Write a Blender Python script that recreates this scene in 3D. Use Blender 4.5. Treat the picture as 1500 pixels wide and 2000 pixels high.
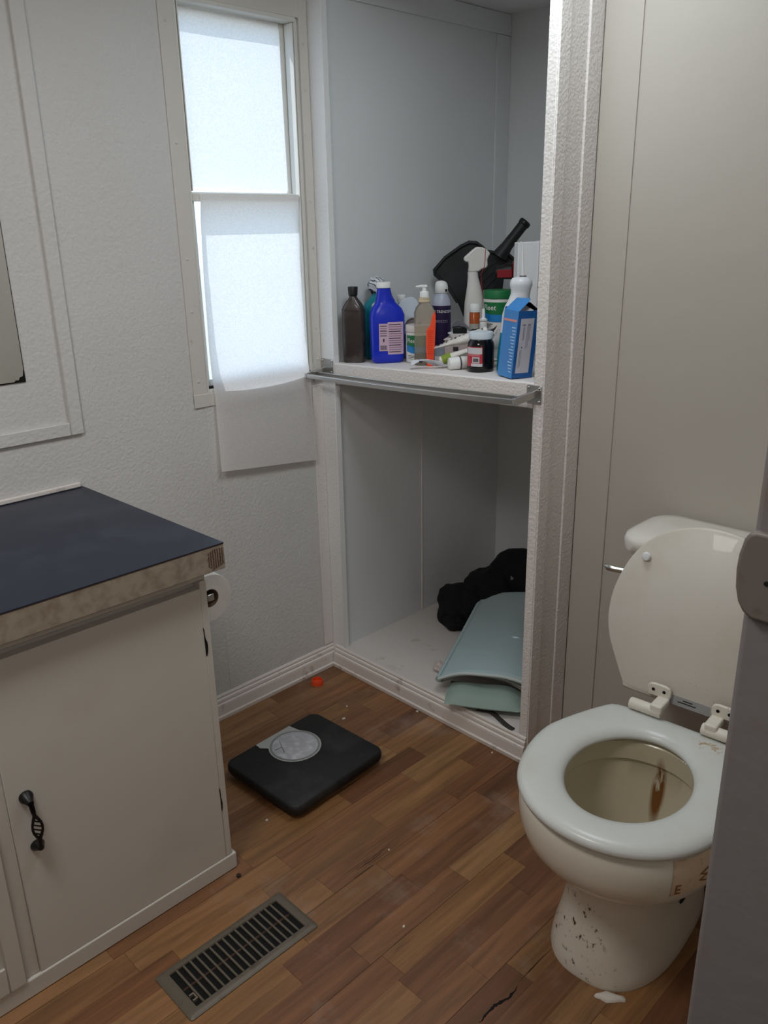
import bpy, bmesh, math, random
import numpy as np
from mathutils import Vector, Matrix

for o in list(bpy.data.objects):
    bpy.data.objects.remove(o, do_unlink=True)
SC = bpy.context.scene
COL = SC.collection
random.seed(7)
R_ = math.radians

# ------------------------------------------------------------------ camera
F_PX, YAW, PITCH, ROLL = 1605.18, -0.7942841, 0.3344786, 0.0188803
CAM = Vector((1.893344, -1.606910, 1.4))
fw = Vector((math.sin(YAW)*math.cos(PITCH), math.cos(YAW)*math.cos(PITCH), -math.sin(PITCH)))
rt = Vector((math.cos(YAW), -math.sin(YAW), 0)); dn = fw.cross(rt)
r2 = math.cos(ROLL)*rt + math.sin(ROLL)*dn; d2 = -math.sin(ROLL)*rt + math.cos(ROLL)*dn
cd = bpy.data.cameras.new('camera'); cam = bpy.data.objects.new('camera', cd); COL.objects.link(cam)
cam.matrix_world = Matrix(((r2.x, -d2.x, -fw.x, CAM.x), (r2.y, -d2.y, -fw.y, CAM.y), (r2.z, -d2.z, -fw.z, CAM.z), (0, 0, 0, 1)))
cd.sensor_fit = 'VERTICAL'; cd.sensor_height = 36.0; cd.lens = 36.0*F_PX/2000.0
cd.clip_start = 0.02; cd.clip_end = 200
SC.camera = cam

# ------------------------------------------------------------------ sky, sun, added fill lights, exposure
w = bpy.data.worlds.new('sky'); SC.world = w; w.use_nodes = True
bg = w.node_tree.nodes['Background']; bg.inputs[0].default_value = (0.52, 0.74, 1.0, 1); bg.inputs[1].default_value = 2.2
sd = bpy.data.lights.new('sun', 'SUN'); sun = bpy.data.objects.new('sun', sd); COL.objects.link(sun)
sd.energy = 3.8; sd.angle = R_(0.6); sd.color = (0.96, 0.98, 1.0)
sun.rotation_euler = Vector((0.48, 0.29, -0.72)).to_track_quat('-Z', 'Y').to_euler()
def area(name, loc, rot, size, energy, color):
    l = bpy.data.lights.new(name, 'AREA'); l.shape = 'RECTANGLE'; l.size, l.size_y = size; l.energy = energy; l.color = color
    o = bpy.data.objects.new(name, l); COL.objects.link(o); o.location = loc; o.rotation_euler = rot; return o
area('fill_light_hall', (2.45, -1.95, 1.90), Vector((-1, 0.55, -0.45)).to_track_quat('-Z', 'Y').to_euler(), (0.50, 0.50), 2.8, (1.0, 0.95, 0.90))  # added fill for ambient light from the doorway side, not a known lamp
area('fill_light_front', (0.90, -0.28, 2.085), (0, 0, 0), (0.40, 0.40), 4.9, (0.86, 0.95, 1.0))  # cool fill added under the ceiling for closet and window side, no fixture known
area('fill_light_rear', (1.0, -1.6, 2.085), (0, 0, 0), (0.40, 0.40), 9.6, (1.0, 0.975, 0.95))  # unseen fill added to brighten vanity, floor and lower walls
VS = SC.view_settings
VS.view_transform = 'Standard'; VS.look = 'None'; VS.exposure = 0.25; VS.gamma = 1.0; VS.use_curve_mapping = False

# ------------------------------------------------------------------ helpers: materials
def srgb(r, g, b):
    f = lambda c: (c/12.92 if c <= 0.04045 else ((c+0.055)/1.055)**2.4)
    return (f(r/255), f(g/255), f(b/255), 1)
MATS = {}
def mat(name, col, rough=0.5, metal=0.0, bump=None, trans=0.0, ior=1.45, vary=None, coat=0.0, spec=0.5, sss=0.0, alpha=None):
    """principled material; bump=(scale,strength[,detail]); vary=(scale, colour2, lo, hi) blends a stain colour by noise"""
    if name in MATS: return MATS[name]
    m = bpy.data.materials.new(name); m.use_nodes = True; nt = m.node_tree; p = nt.nodes['Principled BSDF']
    p.inputs['Base Color'].default_value = col; p.inputs['Roughness'].default_value = rough; p.inputs['Metallic'].default_value = metal
    p.inputs['Transmission Weight'].default_value = trans; p.inputs['IOR'].default_value = ior
    p.inputs['Coat Weight'].default_value = coat; p.inputs['Specular IOR Level'].default_value = spec
    tc = nt.nodes.new('ShaderNodeTexCoord')
    if bump:
        n = nt.nodes.new('ShaderNodeTexNoise'); n.inputs['Scale'].default_value = bump[0]; n.inputs['Detail'].default_value = bump[2] if len(bump) > 2 else 3
        nt.links.new(tc.outputs['Object'], n.inputs['Vector'])
        b = nt.nodes.new('ShaderNodeBump'); b.inputs['Strength'].default_value = bump[1]; b.inputs['Distance'].default_value = 0.004
        nt.links.new(n.outputs['Fac'], b.inputs['Height']); nt.links.new(b.outputs['Normal'], p.inputs['Normal'])
    if vary:
        n = nt.nodes.new('ShaderNodeTexNoise'); n.inputs['Scale'].default_value = vary[0]; n.inputs['Detail'].default_value = 5
        nt.links.new(tc.outputs['Object'], n.inputs['Vector'])
        cr = nt.nodes.new('ShaderNodeMapRange'); cr.inputs[1].default_value = vary[2]; cr.inputs[2].default_value = vary[3]
        nt.links.new(n.outputs['Fac'], cr.inputs[0])
        mx = nt.nodes.new('ShaderNodeMix'); mx.data_type = 'RGBA'; mx.inputs['A'].default_value = col; mx.inputs['B'].default_value = vary[1]
        nt.links.new(cr.outputs[0], mx.inputs['Factor']); nt.links.new(mx.outputs['Result'], p.inputs['Base Color'])
    MATS[name] = m; return m

def wall_paint(name, col, scale=95, strength=0.35):
    """white paint over orange-peel texture: broad soft lumps with finer grain"""
    m = mat(name, col, rough=0.55, spec=0.35); nt = m.node_tree; p = nt.nodes['Principled BSDF']
    tc = [n for n in nt.nodes if n.type == 'TEX_COORD'][0]
    n1 = nt.nodes.new('ShaderNodeTexNoise'); n1.inputs['Scale'].default_value = scale; n1.inputs['Detail'].default_value = 2; n1.inputs['Roughness'].default_value = 0.55
    n2 = nt.nodes.new('ShaderNodeTexVoronoi'); n2.inputs['Scale'].default_value = scale*0.75; n2.feature = 'SMOOTH_F1'
    for n in (n1, n2): nt.links.new(tc.outputs['Object'], n.inputs['Vector'])
    ad = nt.nodes.new('ShaderNodeMath'); ad.operation = 'SUBTRACT'
    nt.links.new(n1.outputs['Fac'], ad.inputs[0]); nt.links.new(n2.outputs['Distance'], ad.inputs[1])
    b = nt.nodes.new('ShaderNodeBump'); b.inputs['Strength'].default_value = strength; b.inputs['Distance'].default_value = 0.004
    nt.links.new(ad.outputs[0], b.inputs['Height']); nt.links.new(b.outputs['Normal'], p.inputs['Normal'])
    n3 = nt.nodes.new('ShaderNodeTexNoise'); n3.inputs['Scale'].default_value = 3.0; n3.inputs['Detail'].default_value = 4
    nt.links.new(tc.outputs['Object'], n3.inputs['Vector'])
    mx = nt.nodes.new('ShaderNodeMix'); mx.data_type = 'RGBA'; mx.inputs['A'].default_value = col
    mx.inputs['B'].default_value = (col[0]*0.90, col[1]*0.885, col[2]*0.87, 1)
    nt.links.new(n3.outputs['Fac'], mx.inputs['Factor']); nt.links.new(mx.outputs['Result'], p.inputs['Base Color'])
    return m

M_WALL = wall_paint('wall_paint', srgb(216, 215, 214), 150, 0.26)
M_WALLS = wall_paint('smooth_wall_paint', srgb(190, 184, 175), 40, 0.10)
M_CLOS = wall_paint('closet_paint', srgb(226, 229, 231), 30, 0.08)
M_TRIM = wall_paint('trim_paint', srgb(234, 229, 226), 190, 0.30)
M_STUB = wall_paint('lit_trim_paint', srgb(242, 243, 244), 160, 0.25)  # trim paint made whiter, window light on the stub put into its colour
M_BASE = mat('baseboard_paint', srgb(228, 220, 214), 0.45, bump=(40, 0.12), vary=(26, srgb(120, 96, 78), 0.62, 0.86))
M_CEIL = mat('ceiling_paint', srgb(228, 228, 226), 0.7)
M_CFLOOR = mat('closet_floor_paint', srgb(214, 208, 204), 0.5, bump=(30, 0.15), vary=(18, srgb(150, 135, 125), 0.63, 0.9))
M_CHROME = mat('brushed_chrome', srgb(200, 200, 198), 0.28, 1.0)
M_BLACKM = mat('black_metal', srgb(22, 21, 21), 0.4, 0.3)
M_HOLE = mat('black_hole', srgb(8, 7, 7), 0.9)
M_WHITEPL = mat('white_plastic', srgb(226, 228, 230), 0.38)
M_WVINYL = mat('window_vinyl', srgb(222, 220, 214), 0.4)
M_PORC = None

# ------------------------------------------------------------------ helpers: geometry
def new_obj(name, me, m, parent=None, smooth=False, bevel=None):
    o = bpy.data.objects.new(name, me); COL.objects.link(o)
    if m: me.materials.append(m)
    if smooth:
        for p in me.polygons: p.use_smooth = True
        try: me.set_sharp_from_angle(angle=R_(smooth if smooth is not True else 40))
        except Exception: pass
    if bevel:
        b = o.modifiers.new('bevel', 'BEVEL'); b.width = bevel[0]; b.segments = bevel[1]; b.limit_method = 'ANGLE'; b.angle_limit = R_(35)
        for p in me.polygons: p.use_smooth = True
        try: me.set_sharp_from_angle(angle=R_(60))
        except Exception: pass
    if parent: o.parent = parent
    return o
def pydata(name, v, f):
    me = bpy.data.meshes.new(name); me.from_pydata([tuple(p) for p in v], [], f); me.validate(); me.update(); return me
def fixn(me):
    bm = bmesh.new(); bm.from_mesh(me); bmesh.ops.remove_doubles(bm, verts=bm.verts, dist=1e-6); bmesh.ops.recalc_face_normals(bm, faces=bm.faces); bm.to_mesh(me); bm.free(); return me
def box_me(name, a, b):
    (x0, y0, z0), (x1, y1, z1) = a, b
    v = [(x0,y0,z0),(x1,y0,z0),(x1,y1,z0),(x0,y1,z0),(x0,y0,z1),(x1,y0,z1),(x1,y1,z1),(x0,y1,z1)]
    return pydata(name, v, [(0,3,2,1),(4,5,6,7),(0,1,5,4),(1,2,6,5),(2,3,7,6),(3,0,4,7)])
def boxes_me(name, lst):
    V, Fc = [], []
    for (x0,y0,z0),(x1,y1,z1) in lst:
        k = len(V)
        V += [(x0,y0,z0),(x1,y0,z0),(x1,y1,z0),(x0,y1,z0),(x0,y0,z1),(x1,y0,z1),(x1,y1,z1),(x0,y1,z1)]
        Fc += [tuple(k+i for i in q) for q in [(0,3,2,1),(4,5,6,7),(0,1,5,4),(1,2,6,5),(2,3,7,6),(3,0,4,7)]]
    return pydata(name, V, Fc)
def box(name, a, b, m, parent=None, bevel=None):
    return new_obj(name, box_me(name, a, b), m, parent, bevel=bevel)
def loft_me(name, rings, cap0=True, cap1=True, closed=False):
    n = len(rings[0]); V = [p for r in rings for p in r]; Fc = []
    for k in range(len(rings)-1 + (1 if closed else 0)):
        a, b = k*n, ((k+1) % len(rings))*n
        for i in range(n):
            j = (i+1) % n; Fc.append((a+i, a+j, b+j, b+i))
    if cap0 and not closed: Fc.append(tuple(range(n))[::-1])
    if cap1 and not closed: Fc.append(tuple((len(rings)-1)*n+i for i in range(n)))
    return fixn(pydata(name, V, Fc))
def loft(name, rings, m, parent=None, smooth=40, **k):
    return new_obj(name, loft_me(name, rings, **k), m, parent, smooth=smooth)
def circ(r, z, n=28, cx=0, cy=0): return [(cx+r*math.cos(2*math.pi*i/n), cy+r*math.sin(2*math.pi*i/n), z) for i in range(n)]
def se(z, a, b, e=2.5, n=36, cx=0, cy=0):
    out = []
    for i in range(n):
        t = 2*math.pi*i/n; c, s = math.cos(t), math.sin(t)
        out.append((cx+a*math.copysign(abs(c)**(2/e), c), cy+b*math.copysign(abs(s)**(2/e), s), z))
    return out
def lathe(name, prof, m, parent=None, n=28, smooth=40, cx=0, cy=0):
    return loft(name, [circ(max(r, 1e-5), z, n, cx, cy) for r, z in prof], m, parent, smooth)
def tube_me(name, pts, rad, n=10, caps=True):
    pts = [Vector(p) for p in pts]; rings = []
    up = Vector((0, 0, 1)); t0 = (pts[1]-pts[0]).normalized()
    a = t0.cross(up) if abs(t0.dot(up)) < 0.95 else t0.cross(Vector((1, 0, 0))); a.normalize()
    for i, p in enumerate(pts):
        t = (pts[min(i+1, len(pts)-1)] - pts[max(i-1, 0)]).normalized()
        a = (a - t*a.dot(t)).normalized(); b = t.cross(a)
        r = rad[i] if isinstance(rad, (list, tuple)) else rad
        rings.append([tuple(p + a*r*math.cos(2*math.pi*k/n) + b*r*math.sin(2*math.pi*k/n)) for k in range(n)])
    return loft_me(name, rings, caps, caps)
def tube(name, pts, rad, m, parent=None, n=10): return new_obj(name, tube_me(name, pts, rad, n), m, parent, smooth=50)
def prism_me(name, out, y0, y1):
    """outline (x,z) in the local xz plane, extruded along y"""
    n = len(out); V = [(x, y0, z) for x, z in out] + [(x, y1, z) for x, z in out]
    Fc = [tuple(range(n)), tuple(range(2*n-1, n-1, -1))] + [(i, i+n, (i+1) % n + n, (i+1) % n) for i in range(n)]
    return fixn(pydata(name, V, Fc))
def prism(name, out, y0, y1, m, parent=None, bevel=None): return new_obj(name, prism_me(name, out, y0, y1), m, parent, bevel=bevel)
def rrect(w_, h_, r, n=5, cx=0, cz=0):
    o = []
    for sx, sz, a0 in ((1, -1, -90), (1, 1, 0), (-1, 1, 90), (-1, -1, 180)):
        for k in range(n+1):
            a = R_(a0+90*k/n); o.append((cx+sx*(w_/2-r)+r*math.cos(a), cz+sz*(h_/2-r)+r*math.sin(a)))
    return o
def smooth_closed(pts, n=6):
    """Catmull-Rom through a closed 2D outline"""
    P = [np.array(p, float) for p in pts]; N = len(P); out = []
    for i in range(N):
        p0, p1, p2, p3 = P[i-1], P[i], P[(i+1) % N], P[(i+2) % N]
        for k in range(n):
            t = k/n
            out.append(tuple(0.5*((2*p1)+(-p0+p2)*t+(2*p0-5*p1+4*p2-p3)*t*t+(-p0+3*p1-3*p2+p3)*t**3)))
    return out
def thing(name, label, cat, loc=(0, 0, 0), rz=0.0, group=None):
    o = bpy.data.objects.new(name, None); COL.objects.link(o); o.location = loc; o.rotation_euler = (0, 0, rz); o.empty_display_size = 0.02
    o['label'] = label; o['category'] = cat
    if group: o['group'] = group
    return o
def tag(o, label, cat, group=None):
    o['label'] = label; o['category'] = cat
    if group: o['group'] = group
    return o
def struct(o, label=None, cat=None):
    o['kind'] = 'structure'
    if label: o['label'] = label
    if cat: o['category'] = cat
    return o
def empty_struct(name, label, cat):
    o = bpy.data.objects.new(name, None); COL.objects.link(o); o.empty_display_size = 0.02
    return struct(o, label, cat)
def text_me(s, size):
    cu = bpy.data.curves.new('lettering', 'FONT'); cu.body = s; cu.size = size; cu.align_x = 'LEFT'; cu.resolution_u = 3
    o = bpy.data.objects.new('lettering', cu); COL.objects.link(o)
    dg = bpy.context.evaluated_depsgraph_get(); dg.update()
    me = bpy.data.meshes.new_from_object(o.evaluated_get(dg)); bpy.data.objects.remove(o, do_unlink=True); bpy.data.curves.remove(cu)
    return me
def text_flat(name, s, size, m, parent, origin, ax=Vector((1, 0, 0)), az=Vector((0, 0, 1))):
    me = text_me(s, size); o0, ax, az = Vector(origin), Vector(ax), Vector(az)
    for v in me.vertices: v.co = o0 + ax*v.co.x + az*v.co.y
    me.materials.clear(); return new_obj(name, me, m, parent)
def text_cyl(name, s, size, m, parent, r, ang0, z0, cx=0, cy=0):
    me = text_me(s, size)
    for v in me.vertices:
        a = ang0 + v.co.x/r; v.co = Vector((cx+r*math.cos(a), cy+r*math.sin(a), z0+v.co.y))
    me.materials.clear(); return new_obj(name, me, m, parent)
def band_me(name, r, z0, z1, a0, a1, n=24, th=0.0006, z0f=None, z1f=None, cx=0, cy=0):
    """curved label on a cylinder, with a little thickness"""
    V, Fc = [], []
    for i in range(n+1):
        a = a0+(a1-a0)*i/n; c, s = math.cos(a), math.sin(a)
        zb = z0f(i/n) if z0f else z0; zt = z1f(i/n) if z1f else z1
        V += [(cx+r*c, cy+r*s, zb), (cx+r*c, cy+r*s, zt), (cx+(r+th)*c, cy+(r+th)*s, zb), (cx+(r+th)*c, cy+(r+th)*s, zt)]
    for i in range(n):
        k = 4*i; Fc += [(k+2, k+6, k+7, k+3), (k, k+1, k+5, k+4), (k+1, k+3, k+7, k+5), (k, k+4, k+6, k+2)]
    Fc += [(0, 2, 3, 1), (4*n, 4*n+1, 4*n+3, 4*n+2)]
    return fixn(pydata(name, V, Fc))
def band(name, *a, m=None, parent=None, **k): return new_obj(name, band_me(name, *a, **k), m, parent, smooth=30)

# ================================================================== STRUCTURE
# ---- floor: slab and laminate strips, three strips to a board, running along y
def wood():
    m = bpy.data.materials.new('laminate_wood'); m.use_nodes = True; nt = m.node_tree; p = nt.nodes['Principled BSDF']
    N = nt.nodes.new; L = nt.links.new
    oi = N('ShaderNodeObjectInfo'); tc = N('ShaderNodeTexCoord')
    mul = N('ShaderNodeVectorMath'); mul.operation = 'MULTIPLY_ADD'; mul.inputs[1].default_value = (1, 1, 1)
    sc = N('ShaderNodeMath'); sc.operation = 'MULTIPLY'; sc.inputs[1].default_value = 37.0; L(oi.outputs['Random'], sc.inputs[0])
    cb = N('ShaderNodeCombineXYZ'); [L(sc.outputs[0], cb.inputs[i]) for i in range(3)]
    L(tc.outputs['Object'], mul.inputs[0]); L(cb.outputs[0], mul.inputs[2])
    mp = N('ShaderNodeMapping'); mp.inputs['Scale'].default_value = (55, 3.2, 10); L(mul.outputs[0], mp.inputs['Vector'])
    g = N('ShaderNodeTexNoise'); g.inputs['Scale'].default_value = 1.0; g.inputs['Detail'].default_value = 5; g.inputs['Roughness'].default_value = 0.6; g.inputs['Distortion'].default_value = 0.6
    L(mp.outputs[0], g.inputs['Vector'])
    mr = N('ShaderNodeMapRange'); mr.inputs[1].default_value = 0.3; mr.inputs[2].default_value = 0.75; mr.inputs[3].default_value = 0.50; mr.inputs[4].default_value = 1.06; L(g.outputs['Fac'], mr.inputs[0])
    mx = N('ShaderNodeMix'); mx.data_type = 'RGBA'; mx.blend_type = 'MULTIPLY'; mx.inputs['Factor'].default_value = 1
    L(oi.outputs['Color'], mx.inputs['A']); L(mr.outputs[0], mx.inputs['B'])
    # dark knots and streaks here and there
    mp2 = N('ShaderNodeMapping'); mp2.inputs['Scale'].default_value = (26, 1.6, 6); L(mul.outputs[0], mp2.inputs['Vector'])
    k = N('ShaderNodeTexNoise'); k.inputs['Scale'].default_value = 1.0; k.inputs['Detail'].default_value = 6; k.inputs['Distortion'].default_value = 1.2; L(mp2.outputs[0], k.inputs['Vector'])
    kr = N('ShaderNodeMapRange'); kr.inputs[1].default_value = 0.66; kr.inputs[2].default_value = 0.78; L(k.outputs['Fac'], kr.inputs[0])
    mx2 = N('ShaderNodeMix'); mx2.data_type = 'RGBA'; mx2.inputs['B'].default_value = srgb(84, 56, 38); L(kr.outputs[0], mx2.inputs['Factor']); L(mx.outputs['Result'], mx2.inputs['A'])
    # pale scuffed haze of old paint and dust over the whole floor
    d = N('ShaderNodeTexNoise'); d.inputs['Scale'].default_value = 3.2; d.inputs['Detail'].default_value = 8; d.inputs['Roughness'].default_value = 0.7
    geo = N('ShaderNodeNewGeometry'); L(geo.outputs['Position'], d.inputs['Vector'])
    dr = N('ShaderNodeMapRange'); dr.inputs[1].default_value = 0.56; dr.inputs[2].default_value = 0.80; dr.inputs[4].default_value = 0.42; L(d.outputs['Fac'], dr.inputs[0])
    mx3 = N('ShaderNodeMix'); mx3.data_type = 'RGBA'; mx3.inputs['B'].default_value = srgb(176, 160, 150); L(dr.outputs[0], mx3.inputs['Factor']); L(mx2.outputs['Result'], mx3.inputs['A'])
    L(mx3.outputs['Result'], p.inputs['Base Color'])
    rr = N('ShaderNodeMapRange'); rr.inputs[3].default_value = 0.34; rr.inputs[4].default_value = 0.58; L(d.outputs['Fac'], rr.inputs[0]); L(rr.outputs[0], p.inputs['Roughness'])
    b = N('ShaderNodeBump'); b.inputs['Strength'].default_value = 0.08; b.inputs['Distance'].default_value = 0.002; L(g.outputs['Fac'], b.inputs['Height']); L(b.outputs['Normal'], p.inputs['Normal'])
    return m
M_WOOD = wood()
floor = struct(box('floor', (-0.1, -2.4, -0.08), (3.0, 0.30, -0.0072), mat('floor_core', srgb(58, 38, 26), 0.8)), 'worn honey-brown laminate floor of narrow wood strips', 'floor')
TONES = [(156, 112, 72), (144, 99, 64), (132, 88, 56), (164, 121, 80), (124, 81, 52), (148, 105, 68), (140, 96, 63), (153, 109, 68)]
SW = 0.0640
col_i = 0; x = 0.004; pi_ = 0
last = -1
while x < 1.70:
    xe = x + SW - (0.0009 if col_i % 3 == 2 else 0.0002)
    y = -1.62 - random.random()*0.25
    while y < 0.155:
        ln = random.choice([0.22, 0.30, 0.38, 0.46, 0.33]) + random.random()*0.06
        y1 = min(y+ln, 0.16)
        lim = 0.16 if xe > 0.80 else -0.004
        if y1 > lim: y1 = lim
        if y1 - y > 0.01:
            me = box_me('plank', (-(xe-x)/2, -(y1-y)/2+0.0003, -0.007), ((xe-x)/2, (y1-y)/2-0.0003, 0.0))
            o = new_obj('plank', me, M_WOOD, floor); o.location = ((x+xe)/2, (y+y1)/2, 0.0)
            t = random.randrange(len(TONES))
            while t == last: t = random.randrange(len(TONES))
            last = t; c = srgb(*TONES[t]); j = 0.92+random.random()*0.16
            o.color = (c[0]*j, c[1]*j, c[2]*j, 1)
        y = y1
        if y1 >= lim: break
    x += SW; col_i += 1
struct(box('ground', (-40, -40, -0.9), (40, 40, -0.7), mat('pale_dirt', srgb(176, 166, 150), 0.95)), 'pale dry ground outside the window', 'ground')

# ---- window wall (plane x = 0), with the window opening
WY0, WY1, WZ0, WZ1 = -0.405, -0.030, 0.985, 1.918
H = 2.10
wl = struct(new_obj('wall_left', boxes_me('wall_left', [((-0.062, -2.4, -0.05), (0, WY0, H)), ((-0.062, WY1, -0.05), (0, 0.0, H)),
     ((-0.062, WY0, -0.05), (0, WY1, WZ0)), ((-0.062, WY0, WZ1), (0, WY1, H))]), M_WALL), 'white orange-peel textured wall around the window', 'wall')
new_obj('corner_batten', box_me('corner_batten', (0.0, -0.040, 0.082), (0.004, -0.0005, 0.955)), M_TRIM, wl, bevel=(0.0015, 2))
new_obj('seam_batten', box_me('seam_batten', (0.0, -0.415, 0.082), (0.0012, -0.385, 0.955)), M_WALL, wl)

# closet: stub, left inner wall, back, right wall, ceiling, floor
wc = struct(new_obj('wall_closet_front', box_me('stub', (-0.02, 0.0, -0.05), (0.058, 0.022, H)), M_STUB, bevel=(0.002, 2)), 'narrow white wall end between the window and the closet opening', 'wall')
wcl = struct(new_obj('wall_closet_left', box_me('wcl', (-0.06, 0.0225, 0.0), (0.046, 0.84, H)), M_CLOS), 'smooth pale closet wall behind the shelf clutter', 'wall')
new_obj('panel_strip', box_me('s1', (0.046, 0.75, 1.06), (0.053, 0.8195, 1.972)), M_CLOS, wcl, bevel=(0.001, 1))
new_obj('panel_strip', box_me('s2', (0.046, 0.023, 1.973), (0.053, 0.8195, 2.034)), M_CLOS, wcl, bevel=(0.001, 1))
new_obj('seam_strip', box_me('s3', (0.046, 0.392, 0.076), (0.0485, 0.396, 0.97)), M_TRIM, wcl)
struct(box('wall_closet_back', (0.046, 0.82, 0.0), (0.769, 0.87, H), M_CLOS), 'pale grey back wall of the closet', 'wall')
wcr = struct(new_obj('wall_closet_right', box_me('wcr', (0.770, 0.0, -0.05), (0.795, 0.82, H)), M_TRIM, bevel=(0.0015, 2)), 'textured white wall end on the right of the closet opening', 'wall')
new_obj('casing_strip', box_me('c1', (0.795, -0.0002, 0.0), (0.800, 0.039, H)), M_TRIM, wcr, bevel=(0.0015, 2))
new_obj('casing_strip', box_me('c2', (0.795, 0.107, 0.0), (0.8015, 0.1605, H)), M_TRIM, wcr, bevel=(0.002, 3))
struct(box('ceiling_closet', (0.046, 0.0, 2.035), (0.77, 0.82, 2.09), M_CEIL), 'pale closet ceiling', 'ceiling')
struct(box('floor_closet', (0.046, 0.004, 0.0), (0.7695, 0.82, 0.074), M_CFLOOR), 'raised white painted closet floor', 'floor')
# toilet wall, right wall with the doorway, rear wall, ceiling
wb = struct(new_obj('wall_back', box_me('wb', (0.796, 0.165, -0.05), (1.80, 0.24, H)), M_WALLS), 'white wall behind the toilet', 'wall')
new_obj('corner_batten', box_me('b1', (0.802, 0.161, 0.0), (0.893, 0.1655, H)), M_WALLS, wb, bevel=(0.0015, 2))
DY0, DY1 = -1.93, -1.105
struct(new_obj('wall_right', boxes_me('wr', [((1.725, DY1, -0.05), (1.80, 0.165, H)), ((1.725, -2.4, -0.05), (1.80, DY0, H)), ((1.725, DY0, 2.0), (1.80, DY1, H))]), M_WALLS), 'white wall beside the doorway', 'wall')
struct(box('wall_rear', (-0.09, -2.45, -0.05), (3.0, -2.4, H), M_WALLS), 'white wall behind the viewer', 'wall')
struct(box('ceiling', (-0.09, -2.45, H), (3.0, 0.9, H+0.08), M_CEIL), 'white ceiling', 'ceiling')
struct(new_obj('wall_hall', boxes_me('wh', [((2.9, -2.45, -0.05), (3.0, 0.2, H)), ((1.80, 0.15, -0.05), (3.0, 0.24, H))]), M_WALLS), 'white hall wall', 'wall')
# baseboards with a stepped profile
def baseboard(name, prof, p0, along, label):
    V, Fc, n = [], [], len(prof)
    for e in (0, 1):
        for d, z in prof:
            V.append((p0[0]+along[0]*e + (d if along[0] == 0 else 0), p0[1]+along[1]*e - (d if along[1] == 0 else 0), z))
    Fc = [(i, (i+1) % n, (i+1) % n+n, i+n) for i in range(n)] + [tuple(range(n)), tuple(range(2*n-1, n-1, -1))]
    return struct(new_obj(name, fixn(pydata(name, V, Fc)), M_BASE), label, 'baseboard')
PROF = [(0, 0.001), (0.017, 0.001), (0.018, 0.012), (0.0145, 0.016), (0.0135, 0.044), (0.0125, 0.050), (0.0085, 0.0525), (0.0095, 0.058), (0.0085, 0.064), (0.0045, 0.0665), (0.0055, 0.073), (0.003, 0.0775), (0, 0.078)]
baseboard('baseboard_left', PROF, (0.0, -0.775), (0, 0.7745), 'dirty white baseboard under the window')
baseboard('baseboard_closet', PROF, (0.0185, 0.0), (0.776, 0), 'white moulded baseboard across the closet front')

# ---- door jamb close to the viewer
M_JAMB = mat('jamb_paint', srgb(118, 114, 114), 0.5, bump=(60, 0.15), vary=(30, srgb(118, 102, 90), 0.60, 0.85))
jb = empty_struct('trim_1', 'painted door jamb close to the viewer', 'door jamb')
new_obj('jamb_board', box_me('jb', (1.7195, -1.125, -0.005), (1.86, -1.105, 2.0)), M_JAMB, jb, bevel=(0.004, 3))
pl = [(1.765, -0.0285), (1.765, 0.0285), (1.7235, 0.0285), (1.7190, 0.0265), (1.7165, 0.022), (1.7145, 0.012), (1.7140, 0.002), (1.7150, -0.010), (1.7175, -0.019), (1.7210, -0.0245), (1.726, -0.0280)]
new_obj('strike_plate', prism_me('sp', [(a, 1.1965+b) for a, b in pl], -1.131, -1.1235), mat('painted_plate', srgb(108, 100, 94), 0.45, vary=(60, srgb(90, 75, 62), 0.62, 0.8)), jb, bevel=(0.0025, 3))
for sx, sz in ((1.7335, -0.002), (1.752, 0.016)):
    new_obj('screw_hole', tube_me('sh', [(sx, -1.1303, 1.1965+sz), (sx, -1.1316, 1.1965+sz)], 0.0016, 12), M_HOLE, jb)

# ---- window
win = empty_struct('window_1', 'narrow white sash window with paper taped over its panes', 'window')
M_FLANGE = mat('painted_flange', srgb(214, 209, 202), 0.5, bump=(80, 0.15), vary=(40, srgb(150, 130, 112), 0.66, 0.85))
for a, b in (((0.0, -0.448, 0.962), (0.0035, WY0, 2.09)), ((0.0, WY1, 0.962), (0.0035, -0.0015, 2.09)), ((0.0, WY0, WZ1), (0.0035, WY1, 1.975)), ((0.0, -0.448, 0.950), (0.005, -0.0415, WZ0))):
    new_obj('flange', box_me('flange', a, b), M_FLANGE, win, bevel=(0.001, 2))
for y, z in ((-0.430, 1.86), (-0.430, 1.60), (-0.430, 1.33), (-0.430, 1.20), (-0.430, 1.02), (-0.016, 1.86), (-0.016, 1.75), (-0.016, 1.47), (-0.016, 1.12), (-0.015, 1.03)):
    s = lathe('flange_screw', [(0.0036, 0), (0.0036, 0.0012), (0.0022, 0.002), (0.0005, 0.0022)], M_FLANGE, win, 10)
    s.matrix_local = Matrix.Translation((0.0035, y, z)) @ Matrix.Rotation(R_(90), 4, 'Y')
def bar(nm, a, b, m=M_WVINYL, bev=0.0012): return new_obj(nm, box_me(nm, a, b), m, win, bevel=(bev, 2))
bar('frame', (-0.062, WY0, WZ0), (0.0, WY0+0.008, WZ1)); bar('frame', (-0.062, WY1-0.012, WZ0), (-0.004, WY1, WZ1))
bar('frame', (-0.062, WY0+0.008, WZ1-0.010), (0.0045, WY1-0.012, WZ1)); bar('frame', (-0.062, WY0+0.008, WZ0), (0.0, WY1-0.012, WZ0+0.010))
YA, YB = WY0+0.0085, WY1-0.0125
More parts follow.
